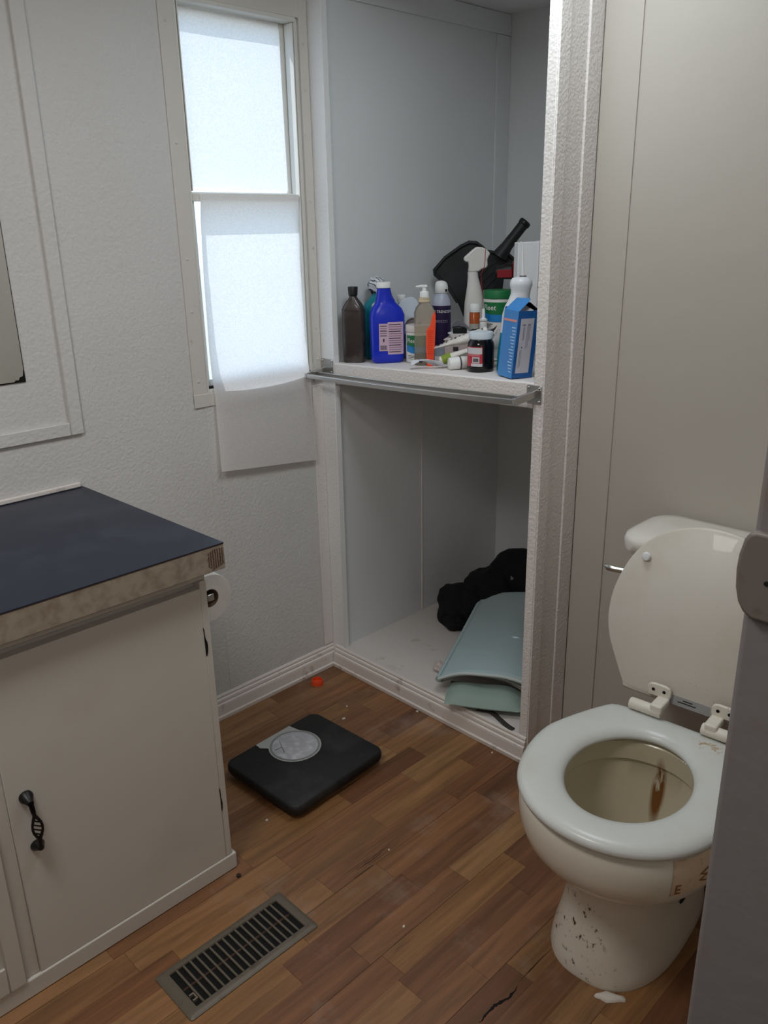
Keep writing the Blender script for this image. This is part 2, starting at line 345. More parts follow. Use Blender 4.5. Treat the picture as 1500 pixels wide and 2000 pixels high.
# outer (upper) sash
bar('upper_sash', (-0.062, YA, 1.470), (-0.040, YA+0.007, WZ1-0.0105)); bar('upper_sash', (-0.062, YB-0.020, 1.470), (-0.040, YB, WZ1-0.0105))
bar('upper_sash', (-0.062, YA+0.007, WZ1-0.024), (-0.040, YB-0.020, WZ1-0.0105)); bar('upper_sash', (-0.062, YA+0.007, 1.470), (-0.040, YB-0.020, 1.492))
bar('track_rib', (-0.036, YB-0.006, WZ0+0.012), (-0.002, YB-0.003, WZ1-0.011))
bar('track_rib', (-0.036, YA+0.003, 1.492), (-0.002, YA+0.006, WZ1-0.011))
# inner (lower) sash
bar('lower_sash', (-0.034, YA, WZ0+0.011), (-0.014, YA+0.013, 1.468)); bar('lower_sash', (-0.034, YB-0.018, WZ0+0.011), (-0.014, YB-0.007, 1.468))
bar('meeting_rail', (-0.036, YA, 1.468), (-0.006, YB-0.007, 1.487)); bar('lower_sash', (-0.034, YA+0.013, WZ0+0.011), (-0.014, YB-0.018, WZ0+0.032))
bar('sill_gasket', (-0.012, YA, WZ0+0.0102), (0.0, YB, WZ0+0.016), M_HOLE, 0.0005)
gm = bpy.data.materials.new('window_glass'); gm.use_nodes = True; nt = gm.node_tree; nt.nodes.remove(nt.nodes['Principled BSDF'])
tb = nt.nodes.new('ShaderNodeBsdfTransparent'); tb.inputs[0].default_value = (0.93, 0.96, 0.97, 1); gb = nt.nodes.new('ShaderNodeBsdfGlossy'); gb.inputs['Roughness'].default_value = 0.03
ms = nt.nodes.new('ShaderNodeMixShader'); ms.inputs[0].default_value = 0.06
nt.links.new(tb.outputs[0], ms.inputs[1]); nt.links.new(gb.outputs[0], ms.inputs[2]); nt.links.new(ms.outputs[0], nt.nodes['Material Output'].inputs[0])
new_obj('pane', box_me('pane', (-0.052, YA+0.007, 1.492), (-0.049, YB-0.020, WZ1-0.024)), gm, win)
new_obj('pane', box_me('pane', (-0.025, YA+0.013, WZ0+0.032), (-0.022, YB-0.018, 1.468)), gm, win)

# ---- paper over the panes (thin translucent sheets)
def paper_mat():
    m = bpy.data.materials.new('translucent_paper'); m.use_nodes = True; nt = m.node_tree; nt.nodes.remove(nt.nodes['Principled BSDF']); N = nt.nodes.new; L = nt.links.new
    tc = N('ShaderNodeTexCoord'); n = N('ShaderNodeTexNoise'); n.inputs['Scale'].default_value = 260; n.inputs['Detail'].default_value = 3; L(tc.outputs['Object'], n.inputs['Vector'])
    cr = N('ShaderNodeMapRange'); cr.inputs[1].default_value = 0.40; cr.inputs[2].default_value = 0.60; L(n.outputs['Fac'], cr.inputs[0])
    mx = N('ShaderNodeMix'); mx.data_type = 'RGBA'; mx.inputs['A'].default_value = (0.82, 0.79, 0.79, 1); mx.inputs['B'].default_value = (0.97, 0.91, 0.90, 1); L(cr.outputs[0], mx.inputs['Factor'])
    di = N('ShaderNodeBsdfDiffuse'); tr = N('ShaderNodeBsdfTranslucent'); di.inputs[0].default_value = (0.93, 0.92, 0.91, 1); L(mx.outputs['Result'], tr.inputs[0])
    b = N('ShaderNodeBump'); b.inputs['Strength'].default_value = 0.15; b.inputs['Distance'].default_value = 0.001; L(n.outputs['Fac'], b.inputs['Height']); L(b.outputs[0], di.inputs['Normal'])
    s = N('ShaderNodeMixShader'); s.inputs[0].default_value = 0.46; L(di.outputs[0], s.inputs[1]); L(tr.outputs[0], s.inputs[2]); L(s.outputs[0], nt.nodes['Material Output'].inputs[0])
    return m
M_PAPER = paper_mat()
def sheet(name, nu, nv, fn):
    V = [fn(i/nu, j/nv) for j in range(nv+1) for i in range(nu+1)]; k = nu+1
    Fc = [(j*k+i, j*k+i+1, (j+1)*k+i+1, (j+1)*k+i) for j in range(nv) for i in range(nu)]
    return new_obj(name, pydata(name, V, Fc), M_PAPER, smooth=80)
def lerp(a, b, t): return a+(b-a)*t
def ip(z, tab):
    return float(np.interp(z, [a for a, _ in tab], [b for _, b in tab]))
tag(sheet('paper_sheet', 14, 30, lambda u, v: (-0.033+0.003*math.sin(u*5+v*3)*0.4, lerp(lerp(-0.3730, -0.3735, v), lerp(-0.0690, -0.0660, v), u), lerp(1.906, lerp(1.502, 1.496, u), v))),
    'white translucent paper over the upper window pane', 'paper')
PX = [(0.70, 0.020), (0.78, 0.017), (0.90, 0.013), (0.955, 0.0115), (0.985, 0.0095), (1.00, 0.006), (1.03, 0.0015), (1.10, -0.004), (1.30, -0.007), (1.42, -0.0045), (1.46, 0.000), (1.480, 0.0005), (1.488, -0.003), (1.4895, -0.012)]
def lowp(u, v):
    zl, zr = lerp(1.4895, 0.766, v), lerp(1.4895, 0.729, v)
    z = lerp(zl, zr, u); b = math.sin(math.pi*u)
    x = ip(z, PX) + 0.006*b*math.exp(-((z-0.985)/0.035)**2) + 0.004*math.sin(u*4+1)*max(0, (0.95-z))*3 + 0.004*u*max(0, 0.9-z)*4
    return (x, lerp(lerp(-0.374, -0.3925, v), lerp(-0.0560, -0.0485, v), u), z)
tag(sheet('paper_sheet', 20, 80, lowp), 'long white paper sheet over the lower pane, its end hanging below the sill', 'paper')

# ---- mirror trim and mirror
tr = empty_struct('trim_2', 'flat white trim boards framing the mirror wall panel', 'trim')
new_obj('trim_board', box_me('t1', (0.0, -0.793, 0.942), (0.009, -0.761, 2.095)), M_WALL, tr, bevel=(0.002, 2))
new_obj('trim_board', box_me('t2', (0.0, -2.3, 0.942), (0.009, -0.7935, 0.973)), M_WALL, tr, bevel=(0.002, 2))
mirror = thing('wall_mirror', 'frameless wall mirror with a chipped dark edge above the counter', 'mirror', (0, -1.3, 1.082))
new_obj('mirror_back', box_me('mb', (0.0004, -0.60, 0.0), (0.0030, 0.422, 0.86)), M_HOLE, mirror)
mo = [(-0.60, 0.005), (0.395, 0.003), (0.399, 0.0065), (0.406, 0.006), (0.409, 0.012), (0.416, 0.014), (0.4195, 0.03), (0.4205, 0.86), (-0.60, 0.86)]
gv = [(0.0032, y, z) for y, z in mo] + [(0.0055, y, z) for y, z in mo]; n_ = len(mo)
new_obj('mirror_glass', fixn(pydata('mg', gv, [tuple(range(n_)), tuple(range(2*n_-1, n_-1, -1))] + [(i, i+n_, (i+1) % n_+n_, (i+1) % n_) for i in range(n_)])), mat('mirror_silver', (0.93, 0.95, 0.94, 1), 0.01, 1.0), mirror)

# ================================================================== VANITY
M_CAB = mat('cabinet_paint', srgb(202, 197, 189), 0.42, bump=(45, 0.06), vary=(5, srgb(194, 186, 176), 0.5, 0.8))
van = thing('vanity_cabinet', 'white painted vanity cabinet with black pull handle', 'cabinet', (0.0, -1.6, 0.0))
def vb(nm, a, b, m=M_CAB, bev=0.0012, par=van):
    return new_obj(nm, box_me(nm, (a[0], a[1]+1.6, a[2]), (b[0], b[1]+1.6, b[2])), m, par, bevel=(bev, 2) if bev else None)
vb('body', (0.002, -2.35, 0.0), (0.520, -0.793, 0.755))
vb('top_rail', (0.520, -2.35, 0.730), (0.541, -0.793, 0.755)); vb('stile', (0.520, -0.8082, 0.044), (0.5448, -0.793, 0.729))
vb('stile', (0.520, -1.2668, 0.044), (0.541, -1.2398, 0.729)); vb('base_strip', (0.520, -2.35, 0.001), (0.548, -0.7835, 0.043), M_CAB, 0.003)
d1 = vb('door', (0.524, -1.2396, 0.0435), (0.545, -0.8083, 0.714), M_CAB, 0.0015)
d2_ = vb('door', (0.524, -1.75, 0.0435), (0.545, -1.2669, 0.714), M_CAB, 0.0015)
for a, b in (((0.545, -1.300, 0.045), (0.552, -1.2680, 0.714)), ((0.545, -1.75, 0.045), (0.552, -1.3001, 0.105)), ((0.545, -1.75, 0.65), (0.552, -1.3001, 0.714))):
    vb('door_moulding', a, b, M_CAB, 0.002, van)
# black pull with an open basket-weave waist
hd = bpy.data.objects.new('handle', None); COL.objects.link(hd); hd.parent = van; hd.location = (0.545, 0.395, 0.381); hd.rotation_euler = (R_(2.0), 0, 0)
def foot(z, s):
    rings = []
    for d, a, b in ((0.0, 0.0125, 0.0115), (0.004, 0.013, 0.012), (0.010, 0.010, 0.009), (0.016, 0.0075, 0.0065), (0.022, 0.0055, 0.0055)):
        rings.append([(d, a*math.cos(t), z+s*d*0.25+b*math.sin(t)) for t in [2*math.pi*i/16 for i in range(16)]])
    return loft('handle_foot', rings, M_BLACKM, hd)
foot(0.055, -1); foot(-0.055, 1)
def strand(dy, dz0):
    pts = []
    for i in range(13):
        t = i/12; z = lerp(0.052, -0.052, t); bul = max(0, 1-((t-0.5)/0.24)**2)
        pts.append((0.020+0.008*math.sin(math.pi*t), dy*bul*0.009, z))
    return pts
for dy in (-1, 1):
    new_obj('handle_strand', tube_me('hs', strand(dy, 0), [0.0048, 0.0048, 0.0045, 0.0038, 0.0028, 0.0025, 0.0024, 0.0025, 0.0028, 0.0038, 0.0045, 0.0048, 0.0048], 8), M_BLACKM, hd, smooth=60)
for k in range(4):
    z = -0.0145+k*0.0095
    new_obj('handle_weave', tube_me('hw', [(0.0275, -0.0066, z+0.006), (0.0282, 0, z+0.0005), (0.0275, 0.0066, z-0.005)], 0.0014, 6), M_BLACKM, hd, smooth=60)
# hinge cut-outs at the door's right edge
for zc, hh, ww in ((0.594, 0.068, 0.0062), (0.201, 0.064, 0.0035)):
    hp = [(-0.001, hh/2), (0.001, hh/2-0.006), (0.0012, hh/2-0.018), (ww*0.35, hh/2-0.026), (ww*0.9, hh/2-0.036), (ww, hh*0.1-0.02), (ww*0.85, -hh/2+0.010), (ww*0.3, -hh/2), (0.0004, -hh/2+0.004), (0, 0)]
    vv = [(0.5431, 0.7905+a, zc+b) for a, b in hp] + [(0.5462, 0.7905+a, zc+b) for a, b in hp]; n_ = len(hp)
    new_obj('hinge', fixn(pydata('hinge', vv, [tuple(range(n_)), tuple(range(2*n_-1, n_-1, -1))] + [(i, i+n_, (i+1) % n_+n_, (i+1) % n_) for i in range(n_)])), M_BLACKM, van)

ct = thing('countertop', 'dark slate-blue laminate countertop with worn beige edge', 'countertop', (0.0, -0.772, 0.757))
M_EDGE = mat('beige_laminate_edge', srgb(156, 143, 128), 0.55, bump=(60, 0.05), vary=(45, srgb(128, 113, 98), 0.42, 0.72))
def counter_shape(x1, y1, z0, z1): # right end very slightly out of square
    V = [(0.0015, -1.6, z0), (x1, -1.6, z0), (x1, 0.006+y1, z0), (0.0015, -0.010+y1, z0)]; V += [(a, b, z1) for a, b, _ in V]
    return pydata('ct', V, [(0,3,2,1),(4,5,6,7),(0,1,5,4),(1,2,6,5),(2,3,7,6),(3,0,4,7)])
new_obj('edge_core', counter_shape(0.580, 0.0, 0.0, 0.0525), M_EDGE, ct, bevel=(0.001, 1))
new_obj('glue_line', counter_shape(0.5805, 0.0002, 0.0526, 0.0538), mat('brown_line', srgb(54, 34, 26), 0.7), ct)
M_TOP = mat('slate_blue_laminate', srgb(24, 32, 50), 0.30, spec=0.35, vary=(7, srgb(48, 56, 72), 0.55, 0.85))
new_obj('laminate_top', counter_shape(0.5800, 0.0, 0.0539, 0.0555), M_TOP, ct)
M_WORN = bpy.data.materials.new('worn_fibre'); M_WORN.use_nodes = True; nt = M_WORN.node_tree; p_ = nt.nodes['Principled BSDF']
tc = nt.nodes.new('ShaderNodeTexCoord'); wv = nt.nodes.new('ShaderNodeTexWave'); wv.bands_direction = 'Y'; wv.inputs['Scale'].default_value = 60; wv.inputs['Distortion'].default_value = 2.5; wv.inputs['Detail'].default_value = 3; wv.inputs['Detail Scale'].default_value = 3
nt.links.new(tc.outputs['Object'], wv.inputs['Vector'])
cr = nt.nodes.new('ShaderNodeValToRGB'); cr.color_ramp.elements[0].color = srgb(58, 42, 36); cr.color_ramp.elements[1].color = srgb(142, 120, 104); nt.links.new(wv.outputs['Fac'], cr.inputs[0]); nt.links.new(cr.outputs[0], p_.inputs['Base Color']); p_.inputs['Roughness'].default_value = 0.8
wo = [(0.0035, 0.046), (-0.018, 0.0475), (-0.034, 0.041), (-0.030, 0.036), (-0.036, 0.030), (-0.031, 0.022), (-0.033, 0.014), (-0.024, 0.008), (-0.026, 0.004), (-0.008, 0.010), (0.004, 0.013)]
vv = [(0.5803, a, b) for a, b in wo] + [(0.5808, a, b) for a, b in wo]; n_ = len(wo)
new_obj('worn_patch', fixn(pydata('wp', vv, [tuple(range(n_)), tuple(range(2*n_-1, n_-1, -1))] + [(i, i+n_, (i+1) % n_+n_, (i+1) % n_) for i in range(n_)])), M_WORN, ct)
new_obj('back_strip', box_me('bs', (0.0015, -1.6, 0.0558), (0.010, -0.016, 0.068)), M_BASE, ct, bevel=(0.003, 3))

# toilet-paper roll and its chrome holder on the vanity side
ho = thing('paper_holder', 'chrome toilet-paper holder on the vanity side', 'holder', (0.36, -0.7925, 0.632))
new_obj('wall_plate', box_me('pp', (-0.075, 0.0002, -0.022), (-0.035, 0.006, 0.022)), M_CHROME, ho, bevel=(0.002, 3))
new_obj('arm', box_me('ar', (-0.062, 0.006, -0.008), (-0.048, 0.078, 0.008)), M_CHROME, ho, bevel=(0.002, 3))
new_obj('spindle', box_me('sp', (-0.062, 0.062, -0.008), (0.084, 0.0785, 0.0085)), M_CHROME, ho, bevel=(0.002, 3))
roll = thing('toilet_roll', 'white toilet-paper roll on the vanity side below the countertop', 'toilet paper', (0.39, -0.7225, 0.630))
M_TP = mat('tissue', srgb(226, 222, 216), 0.9, bump=(140, 0.1))
def ring_x(r, x, n=48): return [(x, r*math.cos(2*math.pi*i/n), r*math.sin(2*math.pi*i/n)) for i in range(n)]
loft('tissue', [ring_x(0.0215, -0.05), ring_x(0.0545, -0.05), ring_x(0.0553, -0.0485), ring_x(0.0553, 0.0485), ring_x(0.0545, 0.05), ring_x(0.0215, 0.05)], M_TP, roll, closed=True)
loft('core', [ring_x(0.0212, -0.05), ring_x(0.0198, -0.05), ring_x(0.0198, 0.0498), ring_x(0.0212, 0.0498)], mat('cardboard', srgb(120, 96, 76), 0.9), roll, closed=True)

# ================================================================== TOILET
def porcelain(name, col, speck=None, rgh=0.22):
    m = mat(name, col, rgh, coat=0.1, spec=0.5, vary=(6, (col[0]*0.86, col[1]*0.82, col[2]*0.72, 1), 0.5, 0.85))
    nt = m.node_tree; p = nt.nodes['Principled BSDF']; N = nt.nodes.new; L = nt.links.new
    tc = [n for n in nt.nodes if n.type == 'TEX_COORD'][0]
    prev = p.inputs['Base Color'].links[0].from_socket
    for box_c, box_r, sc_, thr, colr, stretch in (speck or []):
        mp = N('ShaderNodeMapping'); mp.vector_type = 'POINT'; mp.inputs['Location'].default_value = tuple(-a/b for a, b in zip(box_c, box_r)); mp.inputs['Scale'].default_value = tuple(1/b for b in box_r); L(tc.outputs['Object'], mp.inputs[0])
        ln = N('ShaderNodeVectorMath'); ln.operation = 'LENGTH'; L(mp.outputs[0], ln.inputs[0])
        fo = N('ShaderNodeMapRange'); fo.inputs[1].default_value = 1.0; fo.inputs[2].default_value = 0.55; L(ln.outputs['Value'], fo.inputs[0])
        m2 = N('ShaderNodeMapping'); m2.inputs['Scale'].default_value = stretch; L(tc.outputs['Object'], m2.inputs[0])
        no = N('ShaderNodeTexNoise'); no.inputs['Scale'].default_value = sc_; no.inputs['Detail'].default_value = 6; no.inputs['Roughness'].default_value = 0.65; L(m2.outputs[0], no.inputs['Vector'])
        th = N('ShaderNodeMapRange'); th.inputs[1].default_value = thr; th.inputs[2].default_value = thr+0.07; L(no.outputs['Fac'], th.inputs[0])
        mu = N('ShaderNodeMath'); mu.operation = 'MULTIPLY'; L(fo.outputs[0], mu.inputs[0]); L(th.outputs[0], mu.inputs[1])
        mx = N('ShaderNodeMix'); mx.data_type = 'RGBA'; mx.inputs['B'].default_value = colr; L(mu.outputs[0], mx.inputs['Factor']); L(prev, mx.inputs['A']); prev = mx.outputs['Result']
    L(prev, p.inputs['Base Color']); return m
BR = srgb(84, 60, 40)
M_PORC = porcelain('porcelain', srgb(226, 220, 208), [((-0.035, -0.30, 0.115), (0.075, 0.08, 0.085), 75, 0.57, BR, (1, 1, 0.7)), ((-0.115, -0.25, 0.05), (0.05, 0.08, 0.05), 75, 0.56, BR, (1, 1, 0.7)),
        ((0.0, -0.32, 0.03), (0.12, 0.06, 0.03), 60, 0.60, BR, (1, 1, 1))])
M_INNER = porcelain('bowl_glaze', srgb(206, 196, 172), [((0.006, -0.075, 0.295), (0.017, 0.07, 0.085), 45, 0.40, srgb(124, 80, 40), (1, 1, 0.15)), ((0.03, -0.20, 0.34), (0.14, 0.16, 0.06), 120, 0.68, srgb(60, 44, 30), (1, 1, 1))])
TH = R_(4.7)
toi = thing('toilet', 'stained white toilet with its lid raised and seat down', 'toilet', (1.268, -0.165, 0.0), TH)
SEAT_H = [(0.0, 0.0), (0.10, -0.002), (0.130, -0.010), (0.143, -0.026), (0.172, -0.085), (0.196, -0.150), (0.2015, -0.190), (0.199, -0.235), (0.190, -0.280), (0.174, -0.325), (0.150, -0.363), (0.118, -0.394), (0.082, -0.415), (0.042, -0.428)]
def full(half, front): return half + [(0.0, front)] + [(-a, b) for a, b in half[:0:-1]]
seat_out = smooth_closed(full(SEAT_H, -0.432), 5)
HC = (0.0, -0.213)
def polar(out, n=96):
    P = np.array(out)-np.array(HC); th = np.arctan2(P[:, 1], P[:, 0]); r = np.hypot(P[:, 0], P[:, 1]); o = np.argsort(th); th, r = th[o], r[o]
    th = np.concatenate([th-2*np.pi, th, th+2*np.pi]); r = np.tile(r, 3); t = np.linspace(-np.pi, np.pi, n, endpoint=False)
    return t, np.interp(t, th, r)
ST, SR = polar(seat_out)
IR = np.array([1/math.sqrt((math.cos(t)/0.111)**2+(math.sin(t)/0.139)**2) for t in ST])
def ring_r(r, z): return [(HC[0]+a*math.cos(t), HC[1]+a*math.sin(t), (z[i] if hasattr(z, '__len__') else z)) for i, (t, a) in enumerate(zip(ST, r))]
def mixr(f): return IR+(SR-IR)*f
M_SEAT = porcelain('seat_enamel', srgb(206, 208, 205), [((0.09, -0.04, 0.43), (0.04, 0.03, 0.03), 60, 0.52, srgb(170, 140, 100), (1, 1, 1))], 0.34)
loft('seat', [ring_r(mixr(0.02)+0.002, 0.404), ring_r(IR, 0.409), ring_r(mixr(0.0)+0.002, 0.4145), ring_r(mixr(0.0)+0.009, 0.4215), ring_r(mixr(0.0)+0.022, 0.4262), ring_r(mixr(0.5), 0.4285), ring_r(SR-0.020, 0.4275), ring_r(SR-0.009, 0.425), ring_r(SR-0.002, 0.419), ring_r(SR, 0.413), ring_r(SR-0.002, 0.407), ring_r(SR-0.008, 0.404)], M_SEAT, toi, smooth=60, closed=True)
# bowl and pedestal: (z, half width, front y, back y, exponent)
BW = [(0.000, 0.124, -0.326, 0.11, 2.6), (0.006, 0.125, -0.327, 0.11, 2.6), (0.030, 0.122, -0.323, 0.105, 2.6), (0.080, 0.113, -0.313, 0.09, 2.6), (0.130, 0.108, -0.308, 0.08, 2.6), (0.180, 0.108, -0.308, 0.07, 2.5), (0.215, 0.115, -0.317, 0.06, 2.4),
      (0.238, 0.130, -0.338, 0.04, 2.2), (0.256, 0.150, -0.366, 0.02, 2.2), (0.275, 0.168, -0.388, 0.01, 2.2), (0.300, 0.183, -0.406, 0.005, 2.2), (0.330, 0.191, -0.416, 0.002, 2.2), (0.360, 0.194, -0.420, 0.0, 2.2), (0.385, 0.193, -0.419, 0.0, 2.2), (0.396, 0.189, -0.415, -0.002, 2.2), (0.4015, 0.182, -0.408, -0.008, 2.2)]
def bowl_cx(z): return -0.012*(1-min(1.0, z/0.24))
def bowl_ring(z, w_, yf, yb, e): return se(z, w_, (yb-yf)/2, e, 72, bowl_cx(z), (yf+yb)/2)
loft('bowl', [bowl_ring(*a) for a in BW], M_PORC, toi, smooth=50, cap1=False)
inner = [(0.4015, 0.182, -0.408, -0.008, 2.2), (0.4018, 0.150, -0.380, -0.050, 2.1), (0.399, 0.140, -0.370, -0.060, 2.1), (0.392, 0.134, -0.364, -0.066, 2.1), (0.352, 0.134, -0.364, -0.066, 2.1), (0.350, 0.139, -0.369, -0.061, 2.1), (0.345, 0.142, -0.372, -0.058, 2.1), (0.30, 0.132, -0.362, -0.064, 2.05), (0.25, 0.112, -0.335, -0.075, 2.0), (0.20, 0.085, -0.295, -0.085, 2.0), (0.165, 0.058, -0.250, -0.095, 2.0), (0.152, 0.030, -0.21, -0.12, 2.0)]
loft('bowl_inside', [bowl_ring(*a) for a in inner], M_INNER, toi, smooth=40, cap0=False, cap1=True)
wat = mat('bowl_water', srgb(120, 112, 90), 0.03, spec=0.6)
loft('water', [bowl_ring(0.166, 0.060, -0.252, -0.094, 2.0), bowl_ring(0.1665, 0.060, -0.252, -0.094, 2.0)], wat, toi)
# sticker remnant on the rim, and the bolt recess below it
def bowl_pt(a, z, off=0.001):
    zs = [q[0] for q in BW]; w_ = np.interp(z, zs, [q[1] for q in BW]); yf = np.interp(z, zs, [q[2] for q in BW]); yb = np.interp(z, zs, [q[3] for q in BW]); e = 2.2
    c, s = math.cos(a), math.sin(a); l = (yb-yf)/2
    x_ = w_*math.copysign(abs(c)**(2/e), c); y_ = (yf+yb)/2+l*math.copysign(abs(s)**(2/e), s)
    n = Vector((x_/w_**2, (y_-(yf+yb)/2)/l**2, 0)).normalized(); return Vector((x_, y_, z))+n*off
def patch(name, a0, a1, z0, z1, m, par, off=0.0012, n=10, nz=6, taper=None):
    V = []
    for j in range(nz+1):
        v = j/nz; z = lerp(z0, z1, v)
        for i in range(n+1):
            u = i/n; a = lerp(a0, a1, u)
            if taper: a = lerp(a0, a1, 0.5+(u-0.5)*taper(v))
            V.append(bowl_pt(a, z, off))
    k = n+1; Fc = [(j*k+i, j*k+i+1, (j+1)*k+i+1, (j+1)*k+i) for j in range(nz) for i in range(n)]
    return new_obj(name, pydata(name, V, Fc), m, par, smooth=80)
M_STK = mat('peeled_sticker', srgb(214, 190, 164), 0.7, vary=(60, srgb(160, 120, 88), 0.58, 0.8))
stk = patch('sticker', R_(-42), R_(2), 0.318, 0.396, M_STK, toi)
for ch, a, z in (('E', R_(-40.5), 0.325), ('W', R_(-26), 0.347)):
    me = text_me(ch, 0.036)
    for v in me.vertices:
        xx, zz = v.co.x, v.co.y
        if ch == 'W': xx, zz = zz, 0.022-xx
        q = bowl_pt(a+xx/0.26, z+zz*0.9, 0.0022); v.co = q
    me.materials.clear(); new_obj('sticker_lettering', me, mat('brown_ink', srgb(142, 96, 62), 0.8), stk)
def side_oval(nm, yc, zc, ry, rz, m, off):
    V = []
    for i in range(16):
        t = 2*math.pi*i/16; y_, z_ = yc+ry*math.cos(t), zc+rz*math.sin(t)
        zs = [q[0] for q in BW]; w_ = np.interp(z_, zs, [q[1] for q in BW]); yf = np.interp(z_, zs, [q[2] for q in BW]); yb = np.interp(z_, zs, [q[3] for q in BW])
        s = min(0.999, abs((y_-(yf+yb)/2)/((yb-yf)/2))); V.append((w_*(1-s**2.6)**(1/2.6)+off+bowl_cx(z_), y_, z_))
    return new_obj(nm, pydata(nm, V, [tuple(range(16))]), m, toi)
side_oval('bolt_recess', -0.135, 0.135, 0.019, 0.015, M_HOLE, 0.0008)
V = [(0.1175, -0.150, 0.20), (0.1175, -0.118, 0.20), (0.1080, -0.126, 0.15), (0.1070, -0.134, 0.121), (0.1080, -0.143, 0.15)]
new_obj('sticker_tail', pydata('st', V, [(0, 1, 2, 3, 4)]), M_STK, toi)
# lid, leaning back against the tank
LEAN = R_(12)
lidE = bpy.data.objects.new('lid', None); COL.objects.link(lidE); lidE.parent = toi; lidE.location = (0.006, 0.030, 0.440); lidE.rotation_euler = (-LEAN, 0, 0)
LH = [(0.0, 0.002), (0.125, 0.003), (0.138, 0.012), (0.160, 0.052), (0.184, 0.100), (0.1945, 0.140), (0.1965, 0.170), (0.194, 0.205), (0.184, 0.245), (0.166, 0.288), (0.138, 0.328), (0.100, 0.358), (0.052, 0.377)]
lo = smooth_closed(full(LH, 0.383), 4)
def inset(out, d):
    c = np.mean(np.array(out), axis=0); r = []
    for p in out:
        v = np.array(p)-c; L_ = np.hypot(*v); r.append(tuple(c+v*(L_-d)/L_))
    return r
prof = [(0.004, -0.0005), (0.0, 0.003), (0.0, 0.011), (0.003, 0.015), (0.010, 0.0175), (0.05, 0.019)]
rings = [[(a, y_, b) for a, b in inset(lo, d)] for d, y_ in prof]
M_LID = porcelain('lid_enamel', srgb(212, 206, 196), [((0.0, 0.0, 0.20), (0.25, 0.1, 0.22), 55, 0.70, srgb(110, 86, 62), (1, 1, 1)), ((0.05, 0.0, 0.05), (0.12, 0.1, 0.06), 150, 0.66, srgb(90, 74, 60), (1, 1, 1))], 0.42)
loft('lid_board', rings, M_LID, lidE, smooth=50)
for sx in (-1, 1):
    b = lathe('bumper', [(0.0085, 0.0), (0.0095, 0.002), (0.0095, 0.005), (0.0075, 0.0075), (0.001, 0.0085)], M_WHITEPL, lidE, 20); b.matrix_local = Matrix.Translation((sx*0.132, -0.0005, 0.297)) @ Matrix.Rotation(R_(90), 4, 'X')
prism('label_sticker', rrect(0.085, 0.020, 0.002, 3, 0.010, 0.014), -0.0012, -0.0004, mat('grey_label', srgb(150, 150, 150), 0.5), lidE)
for k, (x0, wd) in enumerate(((-0.004, 0.020), (-0.014, 0.038))):
    new_obj('label_print', box_me('lp', (x0, -0.0017, 0.017-k*0.005), (x0+wd, -0.0011, 0.0188-k*0.005)), M_HOLE, lidE)
M_HNG = mat('hinge_plastic', srgb(222, 216, 204), 0.4, vary=(70, srgb(150, 100, 60), 0.66, 0.8))
for sx, xc, x0, x1 in ((-1, -0.046, -0.092, -0.024), (1, 0.088, 0.060, 0.130)):
    he = bpy.data.objects.new('hinge', None); COL.objects.link(he); he.parent = toi
    new_obj('barrel', tube_me('barrel', [(x0, -0.010, 0.439), (x0+0.002, -0.010, 0.439), (x1-0.002, -0.010, 0.439), (x1, -0.010, 0.439)], [0.011, 0.0125, 0.0125, 0.011], 20), M_HNG, he, smooth=50)
    px = [(xc-0.022, 0.455), (xc+0.024, 0.455), (xc+0.026, 0.462), (xc+0.026, 0.474), (xc+0.022, 0.481), (xc+0.012, 0.4835), (xc-0.012, 0.4835), (xc-0.020, 0.481), (xc-0.024, 0.474), (xc-0.024, 0.462)]
    new_obj('hinge_plate', prism_me('hp', px, 0.020, 0.0275), M_HNG, he, bevel=(0.002, 2))
    nx = xc+0.012 if sx < 0 else xc-0.010
    new_obj('knuckle', prism_me('kn', [(nx-0.012, 0.440), (nx+0.012, 0.440), (nx+0.013, 0.458), (nx-0.013, 0.458)], -0.021, 0.026), M_HNG, he, bevel=(0.004, 3))
    for dx in (-0.011, 0.012):
        new_obj('screw', tube_me('sc', [(xc+dx, 0.0206, 0.470), (xc+dx, 0.0190, 0.470)], 0.0036, 12), M_HOLE, he)
# tank and tank lid
def tring(z, x0, x1, y0, y1, r, n=6): return [(a, b, z) for a, b in rrect(x1-x0, y1-y0, r, n, (x0+x1)/2, (y0+y1)/2)]
tk = bpy.data.objects.new('tank', None); COL.objects.link(tk); tk.parent = toi; tk.location = (0.004, 0.0, 0); tk.rotation_euler = (0, 0, R_(-3.6))
X0, X1, Y0, Y1 = -0.215, 0.235, 0.128, 0.318
M_TANK = porcelain('tank_porcelain', srgb(218, 214, 206))
loft('tank_body', [tring(0.405, X0+0.03, X1-0.03, Y0+0.02, Y1-0.01, 0.03), tring(0.43, X0+0.018, X1-0.018, Y0+0.012, Y1-0.004, 0.04), tring(0.55, X0+0.010, X1-0.010, Y0+0.006, Y1-0.002, 0.045), tring(0.712, X0, X1, Y0, Y1, 0.05)], M_TANK, tk, smooth=50)
e_ = 0.012
loft('tank_lid', [tring(0.7125, X0-0.004, X1+0.004, Y0-0.004, Y1, 0.05), tring(0.716, X0-e_, X1+e_, Y0-e_, Y1+0.004, 0.055), tring(0.735, X0-e_-0.003, X1+e_+0.003, Y0-e_-0.003, Y1+0.005, 0.06), tring(0.746, X0-e_+0.001, X1+e_-0.001, Y0-e_+0.001, Y1+0.003, 0.058), tring(0.7525, X0+0.002, X1-0.002, Y0+0.002, Y1-0.008, 0.05), tring(0.756, X0+0.03, X1-0.03, Y0+0.03, Y1-0.03, 0.04)], M_TANK, tk, smooth=60)
lv = bpy.data.objects.new('flush_lever', None); COL.objects.link(lv); lv.parent = toi
